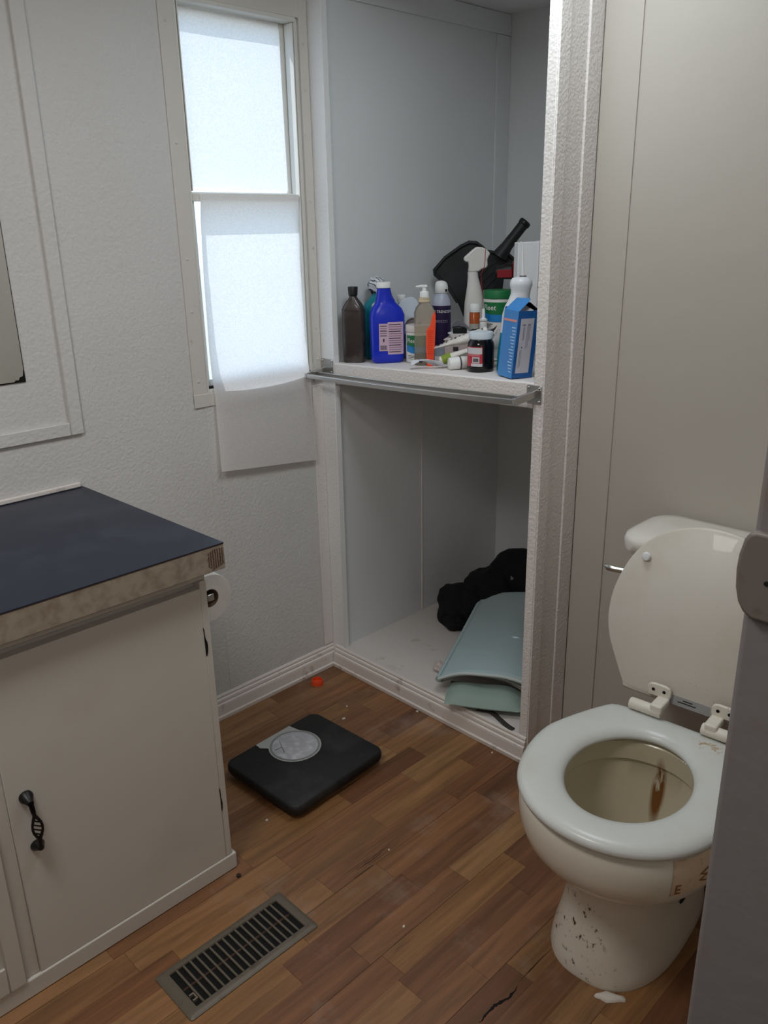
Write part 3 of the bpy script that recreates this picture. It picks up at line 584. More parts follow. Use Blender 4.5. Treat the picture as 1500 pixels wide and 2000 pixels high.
new_obj('lever_arm', tube_me('la', [(-0.165, 0.100, 0.682), (-0.20, 0.094, 0.682), (-0.212, 0.094, 0.683), (-0.222, 0.096, 0.684)], [0.006, 0.007, 0.008, 0.003], 12), M_CHROME, lv, smooth=60)
new_obj('lever_boss', tube_me('lb', [(-0.165, 0.132, 0.682), (-0.165, 0.096, 0.682)], 0.010, 14), M_CHROME, lv, smooth=50)

# ================================================================== CLOSET SHELF AND TOWEL BAR
def zs(x): return 1.021+0.032*(x-0.06)
sx0, sx1 = 0.0585, 0.7692
V = [(sx0, 0.001, zs(sx0)-0.061), (sx1, 0.001, zs(sx1)-0.061), (sx1, 0.0222, zs(sx1)-0.061), (sx0, 0.0222, zs(sx0)-0.061)]
V += [(a, b, c+0.061) for a, b, c in V]
shelf = thing('shelf', 'thick white painted closet shelf holding the bottles', 'shelf', (0, 0, 0))
fr = new_obj('front_lip', pydata('lip', V, [(0,3,2,1),(4,5,6,7),(0,1,5,4),(1,2,6,5),(2,3,7,6),(3,0,4,7)]), M_TRIM, shelf, bevel=(0.003, 3))
V = [(0.0465, 0.0224, zs(0.0465)-0.02), (sx1, 0.0224, zs(sx1)-0.02), (sx1, 0.818, zs(sx1)-0.02), (0.0465, 0.818, zs(0.0465)-0.02)]
V += [(a, b, c+0.0198) for a, b, c in V]
new_obj('board', pydata('board', V, [(0,3,2,1),(4,5,6,7),(0,1,5,4),(1,2,6,5),(2,3,7,6),(3,0,4,7)]), mat('shelf_paint', srgb(226, 220, 217), 0.5, bump=(40, 0.12)), shelf)

tbr = thing('towel_bar', 'brushed metal double towel bar in front of the closet shelf', 'towel bar', (0, 0, 0))
def sq_bar(nm, pts, wy_, wz_):
    pts = [Vector(p) for p in pts]; rings = []
    for i, p in enumerate(pts):
        t = (pts[min(i+1, len(pts)-1)]-pts[max(i-1, 0)]); t.z = 0; t.normalize(); s = Vector((-t.y, t.x, 0))
        rings.append([tuple(p+s*a*wy_/2+Vector((0, 0, b*wz_/2))) for a, b in ((-1, -1), (1, -1), (1, 1), (-1, 1))])
    return new_obj(nm, loft_me(nm, rings), M_CHROME, tbr, bevel=(0.0012, 2))
bz = lambda x: 0.990+0.021*(x-0.02)/0.75
front = [(0.020, -0.074, bz(0.02))] + [(0.020+0.75*t, -0.074-0.006*math.sin(math.pi*t), bz(0.02+0.75*t)-0.003*math.sin(math.pi*t)) for t in [k/16 for k in range(1, 16)]] + [(0.770, -0.074, bz(0.77))]
sq_bar('front_rod', front, 0.010, 0.012)
sq_bar('rear_rod', [(0.030, -0.040, bz(0.03)+0.003), (0.40, -0.043, bz(0.40)+0.001), (0.767, -0.040, bz(0.767)+0.003)], 0.005, 0.010)
sq_bar('arm', [(0.024, -0.003, bz(0.02)+0.011), (0.024, -0.040, bz(0.02)+0.006), (0.021, -0.080, bz(0.02))], 0.008, 0.016)
sq_bar('arm', [(0.779, -0.003, bz(0.78)+0.010), (0.776, -0.040, bz(0.78)+0.005), (0.771, -0.080, bz(0.78))], 0.008, 0.018)
for x0, x1, zc in ((0.0045, 0.0565, 1.010), (0.752, 0.7945, 1.018)):
    pb = new_obj('mount_plate', prism_me('mp', rrect(x1-x0, 0.044, 0.004, 3, (x0+x1)/2, zc), -0.0035, -0.0005), M_CHROME, tbr, bevel=(0.0008, 1))
    for dx in (0.006, x1-x0-0.006):
        for dz in (-0.016, 0.016):
            s = lathe('screw', [(0.0034, 0), (0.0034, 0.0008), (0.002, 0.0022), (0.0003, 0.0026)], M_CHROME, pb, 10); s.matrix_local = Matrix.Translation((x0+dx, -0.0035, zc+dz)) @ Matrix.Rotation(R_(90), 4, 'X')

# ================================================================== FLOOR THINGS
# bathroom scale
scl = thing('bathroom_scale', 'black mechanical bathroom scale with a round grey dial', 'scale', (0.384, -0.442, 0.0), R_(2.5))
M_SCB = mat('black_scale_mat', srgb(26, 26, 27), 0.62, bump=(240, 0.25), vary=(9, srgb(62, 62, 62), 0.56, 0.86))
def rr3(w_, l_, r, z): return [(a, b, z) for a, b in rrect(w_, l_, r, 6)]
loft('body', [rr3(0.268, 0.310, 0.022, 0.010), rr3(0.280, 0.322, 0.024, 0.016), rr3(0.288, 0.330, 0.026, 0.026), rr3(0.288, 0.330, 0.026, 0.038), rr3(0.284, 0.326, 0.025, 0.0435), rr3(0.276, 0.318, 0.022, 0.0455)], M_SCB, scl, smooth=50)
for sx in (-1, 1):
    for sy in (-1, 1): lathe('foot', [(0.012, 0.0), (0.012, 0.0105)], M_BLACKM, scl, 14, cx=sx*0.105, cy=sy*0.125)
dc = (-0.055, 0.012); dr = 0.069
sh = [(-0.1385, -0.058), (-0.1385, 0.064), (-0.118, 0.0665)]
for k in range(21):
    a = R_(128-k*256/20); sh.append((dc[0]+(dr+0.004)*math.cos(a), dc[1]+(dr+0.004)*math.sin(a)))
sh.append((-0.118, -0.0600))
me = fixn(pydata('shield', [(a, b, 0.0456) for a, b in sh]+[(a, b, 0.0466) for a, b in sh], [tuple(range(len(sh))), tuple(range(2*len(sh)-1, len(sh)-1, -1))]+[(i, i+len(sh), (i+1) % len(sh)+len(sh), (i+1) % len(sh)) for i in range(len(sh))]))
new_obj('dial_surround', me, mat('grey_plastic', srgb(182, 184, 180), 0.5), scl)
dl = loft('dial_rim', [circ(dr, 0.0467, 48, *dc), circ(dr, 0.0482, 48, *dc), circ(dr-0.003, 0.0488, 48, *dc), circ(dr-0.006, 0.0472, 48, *dc)], mat('grey_rim', srgb(140, 142, 140), 0.4), scl, cap1=False)
loft('dial_window', [circ(dr-0.005, 0.0469, 48, *dc), circ(dr-0.005, 0.0474, 48, *dc), circ(0.03, 0.0482, 48, *dc)], mat('scratched_lens', srgb(182, 182, 188), 0.35, vary=(40, srgb(214, 214, 218), 0.45, 0.7)), scl, smooth=60)
for pts in ([(-0.10, -0.005), (-0.075, -0.018), (-0.05, -0.030)], [(-0.075, -0.018), (-0.078, -0.040)]):
    tube('crack', [(a, b, 0.0483) for a, b in pts], 0.0007, mat('crack_dark', srgb(84, 80, 78), 0.8), scl, 5)

# floor register
vent = thing('floor_register', 'brown metal floor register beside the vanity', 'floor vent', (0.7475, -0.921, 0.0))
M_VENT = mat('register_enamel', srgb(104, 96, 84), 0.45, 0.2, bump=(120, 0.08), vary=(30, srgb(78, 66, 54), 0.55, 0.8))
fl = [(0.0675, 0.156, 0.0005), (0.0675, 0.156, 0.0022), (0.062, 0.1505, 0.0058), (0.0565, 0.145, 0.0064), (0.050, 0.1335, 0.0064), (0.049, 0.1325, 0.0030)]
loft('frame', [[(a, b, z) for a, b in rrect(2*w_, 2*l_, 0.006 if i < 4 else 0.002, 4)] for i, (w_, l_, z) in enumerate(fl)], M_VENT, vent, smooth=40, cap0=False, cap1=False)
new_obj('duct_shade', box_me('dt', (-0.0600, -0.147, 0.0004), (0.0600, 0.147, 0.0012)), M_HOLE, vent)  # black sheet standing in for the shade down in the duct
sm = box_me('slat', (-0.0495, -0.0020, 0.0025), (0.0495, 0.0020, 0.0060))
sm.materials.append(M_VENT)
for k in range(16):
    o = bpy.data.objects.new('slat', sm); COL.objects.link(o); o.parent = vent; o.location = (0, -0.1325+(k+1)*0.265/17, 0)
new_obj('damper_blade', box_me('db', (-0.004, -0.130, 0.0015), (0.001, 0.130, 0.0024)), mat('rusty_damper', srgb(64, 42, 30), 0.8), vent)
new_obj('damper_lever', boxes_me('dlv', [((0.020, -0.1315, 0.002), (0.023, -0.1235, 0.0085)), ((0.034, -0.1315, 0.002), (0.037, -0.1235, 0.0085)), ((0.020, -0.1235, 0.002), (0.037, -0.1215, 0.0085))]), mat('lever_metal', srgb(150, 140, 124), 0.4, 0.5), vent)

# orange ring cap
cap = thing('bottle_cap_ring', 'small orange plastic ring cap by the closet baseboard', 'cap', (0.064, -0.128, 0.0))
lathe('ring', [(0.0185, 0.0005), (0.0195, 0.003), (0.019, 0.010), (0.0168, 0.0165), (0.0150, 0.0168), (0.0145, 0.006), (0.001, 0.005)], mat('orange_plastic', srgb(226, 78, 38), 0.4), cap, 32)
lathe('skirt', [(0.0200, 0.0004), (0.0208, 0.0018), (0.0200, 0.0032), (0.0192, 0.0032), (0.0192, 0.0004)], MATS['orange_plastic'], cap, 32)

# flakes of white paint on the floor
M_CHIP = mat('paint_flake', srgb(220, 214, 206), 0.7)
FLAKES = [(0.276, -0.205, 0.0070, 'largest white paint flake, on the floor beyond the scale\'s far edge'), (0.233, -0.153, 0.0045, 'small white paint flake nearest the orange ring cap'),
          (0.409, -0.024, 0.0055, 'white paint flake against the middle of the closet baseboard'), (0.190, -0.290, 0.0050, 'white paint flake at the scale\'s dial-side corner'),
          (0.470, -0.640, 0.0050, 'white paint flake in front of the scale beside the vanity'), (0.703, -0.030, 0.0040, 'white paint flake near the toilet end of the closet baseboard'),
          (0.763, -0.501, 0.0040, 'tiny white paint flake on the open floor before the vent'), (0.945, -0.640, 0.0045, 'white paint flake on the floor in front of the toilet')]
for k, (x_, y_, s_, lb) in enumerate(FLAKES):
    pts = [(s_*(0.6+0.5*random.random())*math.cos(2*math.pi*i/7), s_*(0.35+0.5*random.random())*math.sin(2*math.pi*i/7)) for i in range(7)]
    me = fixn(pydata('fl', [(a, b, 0.0002) for a, b in pts]+[(a*0.8, b*0.8, 0.0018+0.001*random.random()) for a, b in pts], [tuple(range(7)), tuple(range(13, 6, -1))]+[(i, i+7, (i+1) % 7+7, (i+1) % 7) for i in range(7)]))
    o = new_obj('paint_flake', me, M_CHIP); o.location = (x_, y_, 0.0); o.rotation_euler = (0, 0, random.random()*6)
    tag(o, lb, 'paint flake', 'paint flakes scattered on the floor')
# broken laminate edge and an old scorch streak, parts of the floor
random.seed(19)
def gouge(nm, path, wd, m):
    L1, L2 = [], []
    for i, (x_, y_) in enumerate(path):
        f = math.sin(math.pi*i/(len(path)-1))*0.8+0.2
        L1.append((x_-wd*f*(0.4+0.9*random.random()), y_, 0.0005)); L2.append((x_+wd*f*(0.4+0.9*random.random()), y_, 0.0005))
    V = L1+L2; n = len(L1)
    return new_obj(nm, pydata(nm, V, [(i, i+1, n+i+1, n+i) for i in range(n-1)]), m, floor)
rw = [0.0]
for _ in range(40): rw.append(max(-0.006, min(0.006, rw[-1]+(random.random()-0.5)*0.005)))
gouge('broken_edge', [(1.2035+rw[k], -0.590-0.0045*k) for k in range(26)], 0.0038, M_HOLE)
gouge('broken_edge', [(1.2005+0.2*rw[k+10], -0.470-0.008*k) for k in range(15)], 0.0010, M_HOLE)
M_SCO = mat('scorch_brown', srgb(70, 48, 35), 0.7)
for k, (x_, y_, n_s) in enumerate(((0.7445, -0.640, 14), (0.7505, -0.610, 18), (0.7560, -0.600, 12), (0.7625, -0.585, 16), (0.7700, -0.620, 9))):
    gouge('scorch_streak', [(x_+0.0006*j/4+0.0006*(random.random()-0.5), y_+0.0075*j) for j in range(n_s)], 0.0006+0.0007*(k % 3), M_SCO)
me = loft_me('seal', [[(0.030*c*f, 0.010*s*f, z) for c, s in [(math.cos(2*math.pi*i/14), math.sin(2*math.pi*i/14)*(1+0.3*math.sin(i*2)))for i in range(14)]] for f, z in ((1.0, 0.0003), (0.95, 0.004), (0.6, 0.007))])
o = new_obj('sealant_lump', me, M_CHIP, smooth=60); o.location = (1.345, -0.488, 0.0); o.rotation_euler = (0, 0, R_(35)); tag(o, 'white lump of old sealant at the foot of the toilet', 'sealant')
o = lathe('pebble', [(0.002, 0.0002), (0.0055, 0.002), (0.005, 0.005), (0.002, 0.0065)], mat('dark_crumb', srgb(40, 30, 24), 0.8), None, 10); o.location = (0.575, -0.80, 0); tag(o, 'dark crumb on the floor beside the vanity corner', 'crumb')

# ================================================================== CLOSET FLOOR THINGS
CZ = 0.0745
def cloth_grid(name, nu, nv, fn, m, parent=None, thick=0.0):
    V = [fn(i/nu, j/nv) for j in range(nv+1) for i in range(nu+1)]; k = nu+1
    Fc = [(j*k+i, j*k+i+1, (j+1)*k+i+1, (j+1)*k+i) for j in range(nv) for i in range(nu)]
    o = new_obj(name, pydata(name, V, Fc), m, parent, smooth=75)
    if thick:
        s = o.modifiers.new('solid', 'SOLIDIFY'); s.thickness = thick; s.offset = -1
    return o
BA = R_(24)
bl = thing('folded_blanket', 'folded pale blue blanket on the closet floor', 'blanket', (0.468, 0.010, CZ), BA)
M_BLUE = mat('pale_blue_cloth', srgb(172, 192, 195), 0.9, bump=(300, 0.12))
M_HEM = mat('hem_cloth', srgb(196, 206, 204), 0.9); M_TAUPE = mat('taupe_lining', srgb(150, 138, 130), 0.95)
LB, WB = 0.54, 0.262
def wave(u): return 0.012*math.sin(u*math.pi*1.35-0.5)
def btop(u, v):
    z = 0.062+0.034*math.sin(min(1, u*1.2)*math.pi*0.55)+wave(u)*(1-v)+0.040*v**1.5+0.004*math.sin(9*u+4*v)*(1-v)
    if v > 0.96: z -= (v-0.96)*0.35
    return z
def wlim(u, v): # right side squeezed by the closet wall
    return u*(WB-0.0-max(0, v)*0.0)
cloth_grid('top_fold', 24, 36, lambda u, v: (wlim(u, v), v*LB-0.006*math.sin(u*math.pi), btop(u, v)), M_BLUE, bl, 0.008)
rf = []
for i in range(25):
    u = i/24; rf.append((wlim(u, 0), -0.006*math.sin(u*math.pi)-0.003, btop(u, 0)-0.006))
new_obj('hem', tube_me('hem', rf, 0.0052, 8), M_HEM, bl, smooth=70)
for k in range(1, 4):
    dz = 0.006+0.0095*k
    cloth_grid('lower_fold', 20, 20, lambda u, v: (wlim(u, v)+0.004, v*LB*0.97+0.006*k*math.sin(u*math.pi)+0.004, max(0.006, (btop(u, v)-0.004-dz*(0.35+0.65*u)))), M_TAUPE if k % 2 else M_BLUE, bl, 0.005)
rl = []
for i in range(31):
    v = i/30; rl.append((-0.002, v*LB, btop(0, v)-0.010))
new_obj('side_fold', tube_me('side', rl, [0.010]*31, 10), M_BLUE, bl, smooth=70)
pg = thing('sage_cushion', 'small sage green cushion squashed under the pale blue blanket', 'cushion', (0.606, 0.058, CZ), R_(31))
def cush(u, v):
    a, b = 2*u-1, 2*v-1; f = (1-abs(a)**3.2)*(1-abs(b)**3.2)
    return a, b, f
M_SAGE = mat('sage_cloth', srgb(150, 168, 160), 0.85, bump=(140, 0.1))
def cush_me(sgn): 
    def fn(u, v):
        a, b, f = cush(u, v); return (a*0.112, b*0.064, 0.026+sgn*f*0.025+(0.005*math.sin(8*u+2*v) if sgn > 0 else 0)*f)
    return fn
V, Fc = [], []
for sgn in (1, -1):
    k0 = len(V); nu, nv = 22, 14; fn = cush_me(sgn)
    V += [fn(i/nu, j/nv) for j in range(nv+1) for i in range(nu+1)]
    Fc += [(k0+j*(nu+1)+i, k0+j*(nu+1)+i+1, k0+(j+1)*(nu+1)+i+1, k0+(j+1)*(nu+1)+i) for j in range(nv) for i in range(nu)]
new_obj('cover', fixn(pydata('cushion', V, Fc)), M_SAGE, pg, smooth=70)
tube('piping', [(0.112*math.copysign(abs(math.cos(t))**0.35, math.cos(t)), 0.064*math.copysign(abs(math.sin(t))**0.35, math.sin(t)), 0.026) for t in [2*math.pi*i/40 for i in range(41)]], 0.002, M_SAGE, pg, 6)
# dark frayed strap ends under the cushion
st = thing('frayed_strap', 'dark frayed cloth strap curled under the cushion', 'strap', (0.66, 0.030, CZ))
M_STRAP = mat('dark_strap', srgb(60, 56, 50), 0.95)
cloth_grid('webbing', 30, 2, lambda u, v: (-0.05+0.135*u, -0.020+0.012*math.sin(u*5)+0.016*v, 0.0035+0.003*abs(math.sin(u*6))), M_STRAP, st, 0.002)
for k in range(16):
    a = random.random()*3.14; x_, y_ = -0.09+0.06*random.random(), 0.004+0.02*random.random()
    tube('thread', [(x_, y_, 0.002), (x_+0.012*math.cos(a), y_-0.012*math.sin(a), 0.006), (x_+0.026*math.cos(a+0.4), y_-0.018*math.sin(a+0.4), 0.0015)], 0.0009, M_TAUPE, st, 4)
# pale rag
def blob(name, c, r, seed, m, parent=None, n1=26, n2=16, amp=0.18, fr=2.2, flat=True, deform=None):
    rnd = random.Random(seed); ph = [rnd.random()*6.28 for _ in range(9)]; rings = []
    for j in range(n2+1):
        th = math.pi*j/n2; ring = []
        for i in range(n1):
            a = 2*math.pi*i/n1; d = Vector((math.sin(th)*math.cos(a), math.sin(th)*math.sin(a), math.cos(th)))
            k = 1+amp*(math.sin(fr*d.x*2+ph[0])*math.sin(fr*d.y*2+ph[1])+0.6*math.sin(fr*3*d.z+ph[2]+2*d.x)+0.4*math.sin(fr*5*d.x+3*d.y*fr+ph[3])+0.25*math.sin(fr*8*d.y+5*d.z*fr+ph[4]))
            q = Vector((d.x*r[0]*k, d.y*r[1]*k, d.z*r[2]*k))
            if deform: q = deform(q)
            q = q+Vector(c)
            if flat and q.z < 0.001: q.z = 0.001+0.0002*j/n2
            ring.append(tuple(q))
        rings.append(ring)
    return new_obj(name, loft_me(name, rings, False, False), m, parent, smooth=75)
rag = blob('rag', (0, 0, 0.013), (0.030, 0.022, 0.016), 3, mat('pale_pink_cloth', srgb(204, 190, 184), 0.95, bump=(120, 0.3))); rag.location = (0.388, 0.112, CZ); tag(rag, 'small pale pinkish rag beside the blue blanket', 'rag')
# black clothing heap
bh = thing('black_garment', 'heap of black clothing with a small pale logo at the back of the closet', 'clothing', (0.235, 0.47, CZ))
M_BLK = mat('black_fabric', srgb(18, 17, 19), 0.95, bump=(60, 0.35))
blob('lower_bundle', (-0.032, -0.040, 0.060), (0.082, 0.092, 0.082), 11, M_BLK, bh, 44, 28, 0.09, 1.8)
blob('middle_bundle', (0.000, 0.075, 0.080), (0.095, 0.110, 0.092), 17, M_BLK, bh, 44, 28, 0.07, 1.8)
blob('upper_bundle', (0.050, 0.185, 0.105), (0.130, 0.105, 0.115), 5, M_BLK, bh, 44, 28, 0.05, 1.6)
blob('sleeve', (-0.005, -0.115, 0.028), (0.040, 0.032, 0.028), 23, M_BLK, bh, 30, 18, 0.15, 2.2)

# ================================================================== SHELF CLUTTER
A45 = R_(45.15)
def item(name, label, cat, x, y, rz=A45, dz=0.0): return thing(name, label, cat, (x, y, zs(x)+0.0004+dz), rz)
def dielectric(name, col, rough, trans): return mat(name, col, rough, trans=trans, ior=1.30)
M_CAPW = mat('white_cap', srgb(232, 232, 230), 0.4)
M_CAPB = mat('black_cap', srgb(18, 18, 20), 0.4)
M_INK = mat('print_ink', srgb(54, 50, 60), 0.7); M_WINK = mat('white_ink', srgb(238, 238, 236), 0.6)
FR = -math.pi/2   # angle of the local front

# brown bottle
b = item('brown_bottle', 'tall dark brown plastic bottle with black cap at the shelf\'s left end', 'bottle', 0.096, 0.050, R_(28))
M_BROWN = mat('brown_plastic', srgb(58, 50, 48), 0.25, vary=(14, srgb(94, 86, 82), 0.5, 0.75))
loft('body', [se(0.0, 0.029, 0.017, 4), se(0.004, 0.032, 0.020, 4), se(0.05, 0.0325, 0.0205, 4.5), se(0.148, 0.0325, 0.0205, 4.5), se(0.160, 0.030, 0.0195, 3.6), se(0.172, 0.022, 0.016, 3), se(0.184, 0.0125, 0.0115, 2.2), se(0.190, 0.0105, 0.0105, 2)], M_BROWN, b, smooth=50)
lathe('cap', [(0.0105, 0.1895), (0.0130, 0.191), (0.0145, 0.214), (0.0135, 0.2155), (0.001, 0.216)], M_CAPB, b, 20)
loft('ridge', [se(0.150, 0.0332, 0.0212, 4.5), se(0.1515, 0.0334, 0.0214, 4.5), se(0.153, 0.0330, 0.0210, 4.5)], M_BROWN, b)

# blue bottle with drug-facts label
b = item('blue_bottle', 'bright blue bottle with white cap and pink printed back label', 'bottle', 0.185, 0.098, R_(52))
M_BLUEB = mat('blue_plastic', srgb(24, 48, 190), 0.28)
loft('body', [se(0.0, 0.040, 0.022, 3.2), se(0.005, 0.046, 0.027, 3.4), se(0.02, 0.0480, 0.0290, 3.6), se(0.10, 0.0500, 0.0295, 3.6), se(0.135, 0.0500, 0.0290, 3.2), se(0.152, 0.044, 0.0265, 2.8, 36, -0.001), se(0.164, 0.034, 0.0230, 2.4, 36, -0.003), se(0.170, 0.0285, 0.0215, 2.2, 36, -0.004), se(0.176, 0.0275, 0.0210, 2.1, 36, -0.005), se(0.188, 0.0225, 0.0195, 2, 36, -0.007), se(0.205, 0.0195, 0.0190, 2, 36, -0.008), se(0.2095, 0.0190, 0.0190, 2, 36, -0.008)], M_BLUEB, b, smooth=60)
lathe('cap', [(0.0195, 0.2098), (0.0212, 0.2105), (0.0212, 0.2235), (0.0200, 0.2255), (0.001, 0.2258)], M_CAPW, b, 28, cx=-0.008)
def face_pt(x, z, off, a=0.0493, bb=0.0293, e=3.6):
    t = min(0.999, abs(x/a)); return (x, -(bb*(1-t**e)**(1/e))-off, z)
def face_patch(nm, pts_fn, m, par, nu=16, nv=4, off=0.0008):
    V = []
    for j in range(nv+1):
        for i in range(nu+1):
            x_, z_ = pts_fn(i/nu, j/nv); V.append(face_pt(x_, z_, off))
    k = nu+1
    return new_obj(nm, pydata(nm, V, [(j*k+i, j*k+i+1, (j+1)*k+i+1, (j+1)*k+i) for j in range(nv) for i in range(nu)]), m, par, smooth=80)
M_LPINK = mat('pink_label', srgb(206, 178, 196), 0.6)
lab = face_patch('back_label', lambda u, v: (lerp(-0.027, -0.002, u), lerp(0.036, 0.113, v)), M_LPINK, b)
lab2 = face_patch('back_label', lambda u, v: (lerp(-0.002, 0.044, u), lerp(0.026, 0.117, v)), M_LPINK, b)
random.seed(3)
for k in range(13):
    z = 0.032+k*0.0064
    face_patch('label_print', lambda u, v: (lerp(0.001, 0.036+0.006*random.random()*0+0.006*((k*7) % 3)/3, u), z+0.0022*v), M_INK if k % 3 == 0 else mat('faint_print', srgb(150, 118, 146), 0.7), lab2, 10, 1, 0.0013)
for k in range(5):
    z = 0.078+k*0.0068
    face_patch('label_print', lambda u, v: (lerp(-0.024, -0.005, u), z+0.0022*v), M_INK if k % 2 == 0 else MATS['faint_print'], lab, 8, 1, 0.0013)
for k in range(9):
    x0 = -0.0235+k*0.0021
    face_patch('barcode', lambda u, v: (x0+0.0011*u, 0.039+0.013*v), M_INK, lab, 1, 2, 0.0013)
face_patch('label_print', lambda u, v: (-0.016+0.004*u, 0.062+0.009*v), M_INK, lab, 2, 2, 0.0013)

# teal mouthwash behind, foil over its cap
b = item('teal_bottle', 'teal bottle with crumpled striped wrap on its cap, behind the blue bottle', 'bottle', 0.095, 0.152)
M_TEAL = mat('teal_plastic', srgb(20, 128, 146), 0.2)
loft('body', [se(0.0, 0.040, 0.026, 3), se(0.006, 0.044, 0.030, 3), se(0.135, 0.046, 0.031, 3), se(0.160, 0.042, 0.029, 2.6), se(0.178, 0.026, 0.022, 2.2), se(0.188, 0.018, 0.017, 2), se(0.200, 0.017, 0.017, 2)], M_TEAL, b, smooth=60)
M_FOIL = bpy.data.materials.new('striped_wrap'); M_FOIL.use_nodes = True; nt = M_FOIL.node_tree; p_ = nt.nodes['Principled BSDF']; p_.inputs['Roughness'].default_value = 0.3
tc = nt.nodes.new('ShaderNodeTexCoord'); wv = nt.nodes.new('ShaderNodeTexWave'); wv.bands_direction = 'DIAGONAL'; wv.inputs['Scale'].default_value = 38; wv.inputs['Distortion'].default_value = 0.8
nt.links.new(tc.outputs['Object'], wv.inputs['Vector']); cr = nt.nodes.new('ShaderNodeValToRGB'); cr.color_ramp.elements[0].position = 0.10; cr.color_ramp.elements[0].color = srgb(50, 52, 60); cr.color_ramp.elements[1].position = 0.22; cr.color_ramp.elements[1].color = srgb(214, 218, 224)
nt.links.new(wv.outputs['Fac'], cr.inputs[0]); nt.links.new(cr.outputs[0], p_.inputs['Base Color'])
blob('wrap', (-0.004, 0, 0.212), (0.027, 0.024, 0.026), 8, M_FOIL, b, 26, 16, 0.10, 3.0, flat=False)

# slim pale bottle behind
b = item('pale_bottle', 'slim pale blue bottle with white cap just showing behind the blue bottle', 'bottle', 0.115, 0.232)
lathe('body', [(0.017, 0.0), (0.019, 0.003), (0.019, 0.135), (0.012, 0.150), (0.010, 0.158)], mat('pale_blue_plastic', srgb(150, 190, 206), 0.35), b)
lathe('cap', [(0.0135, 0.1582), (0.0140, 0.178), (0.013, 0.181), (0.001, 0.1815)], M_CAPW, b, 22)

# small and large jars with green and blue labels
M_GREEN = mat('label_green', srgb(20, 112, 62), 0.45); M_LBLUE = mat('label_blue', srgb(30, 128, 196), 0.45); M_JARW = mat('jar_white', srgb(228, 226, 222), 0.45)
def fleet_jar(name, label, x, y, r, h, lidm, hl, lab_z0, lab_z1, a0, a1, ta, tsize, rz=A45):
    j = item(name, label, 'jar', x, y, rz)
    lathe('body', [(r*0.9, 0.0), (r*0.96, 0.002), (r*0.96, h-hl), (r*0.9, h-hl+0.001)], M_JARW, j, 40)
    lathe('lid', [(r*0.97, h-hl+0.0015), (r, h-hl+0.003), (r, h-0.003), (r*0.97, h), (r*0.01, h+0.0005)], lidm, j, 40)
    H_ = lab_z1-lab_z0; rr = r*0.96+0.0002
    g = band('green_label', rr, lab_z0+H_*0.46, lab_z1, a0, a1, m=M_GREEN, parent=j, z0f=lambda u: lab_z0+H_*(0.50-0.10*math.sin(u*2.6)))
    band('blue_label', rr, lab_z0+H_*0.10, lab_z0+H_*0.50, a0, a1, m=M_LBLUE, parent=j, z0f=lambda u: lab_z0+H_*(0.16-0.12*math.sin(u*2.6)), z1f=lambda u: lab_z0+H_*(0.50-0.10*math.sin(u*2.6)))
    text_cyl('brand_name', 'Fleet', tsize, M_WINK, g, rr+0.0013, ta, lab_z0+H_*0.62)
    for k in range(3): band('small_print', rr+0.0002, lab_z0-0.004-k*0.0045, lab_z0-0.0028-k*0.0045, a0+0.2, a0+0.9-0.15*k, n=8, m=M_INK, parent=j)
    return j
fleet_jar('medicine_jar', 'small white jar with green and blue label between the blue bottle and pump bottle', 0.258, 0.150, 0.036, 0.105, mat('lid_offwhite', srgb(222, 216, 212), 0.5), 0.020, 0.024, 0.078, FR-1.15, FR+0.62, FR-1.02, 0.017)
fleet_jar('medicine_jar', 'large white jar with green lid and green and blue label', 0.374, 0.370, 0.0450, 0.188, M_GREEN, 0.024, 0.098, 0.156, FR-1.35, FR+0.68, FR-1.22, 0.022)

# pump soap bottle
b = item('pump_bottle', 'clear ribbed pump bottle with dark liquid at the bottom', 'soap bottle', 0.318, 0.112)
M_CLEAR = mat('clear_plastic', srgb(226, 216, 200), 0.18, trans=0.80, ior=1.15)
loft('body', [se(0.0, 0.026, 0.0185, 2.8), se(0.003, 0.0285, 0.021, 3)] + [se(0.024+k*0.006, 0.0285-(0.0008 if k % 2 else 0.0), 0.021-(0.0008 if k % 2 else 0.0), 3) for k in range(15)] + [se(0.122, 0.0290, 0.0213, 2.9), se(0.145, 0.0285, 0.021, 2.7), se(0.158, 0.0235, 0.019, 2.4), se(0.166, 0.0165, 0.016, 2.1), se(0.170, 0.0150, 0.0150, 2)], M_CLEAR, b, smooth=30)
loft('liquid', [se(0.0025, 0.0255, 0.018, 2.8), se(0.005, 0.0272, 0.0197, 3), se(0.0315, 0.0272, 0.0197, 3)], mat('dark_soap', srgb(44, 22, 18), 0.1), b)
lathe('collar', [(0.0145, 0.1702), (0.0170, 0.172), (0.0170, 0.1765), (0.0150, 0.178), (0.0155, 0.1795), (0.0155, 0.1835), (0.001, 0.184)], mat('beige_thread', srgb(206, 190, 160), 0.5), b)
lathe('pump_collar', [(0.0125, 0.1842), (0.0125, 0.1975), (0.0108, 0.2000), (0.0062, 0.2010), (0.0060, 0.2105)], M_CAPW, b)
new_obj('pump_spout', prism_me('ps', [(-0.024, 0.2115), (-0.021, 0.2105), (0.007, 0.2105), (0.0085, 0.213), (0.0075, 0.2175), (-0.008, 0.2175), (-0.023, 0.2145)], -0.0065, 0.0065), M_CAPW, b, bevel=(0.002, 3))

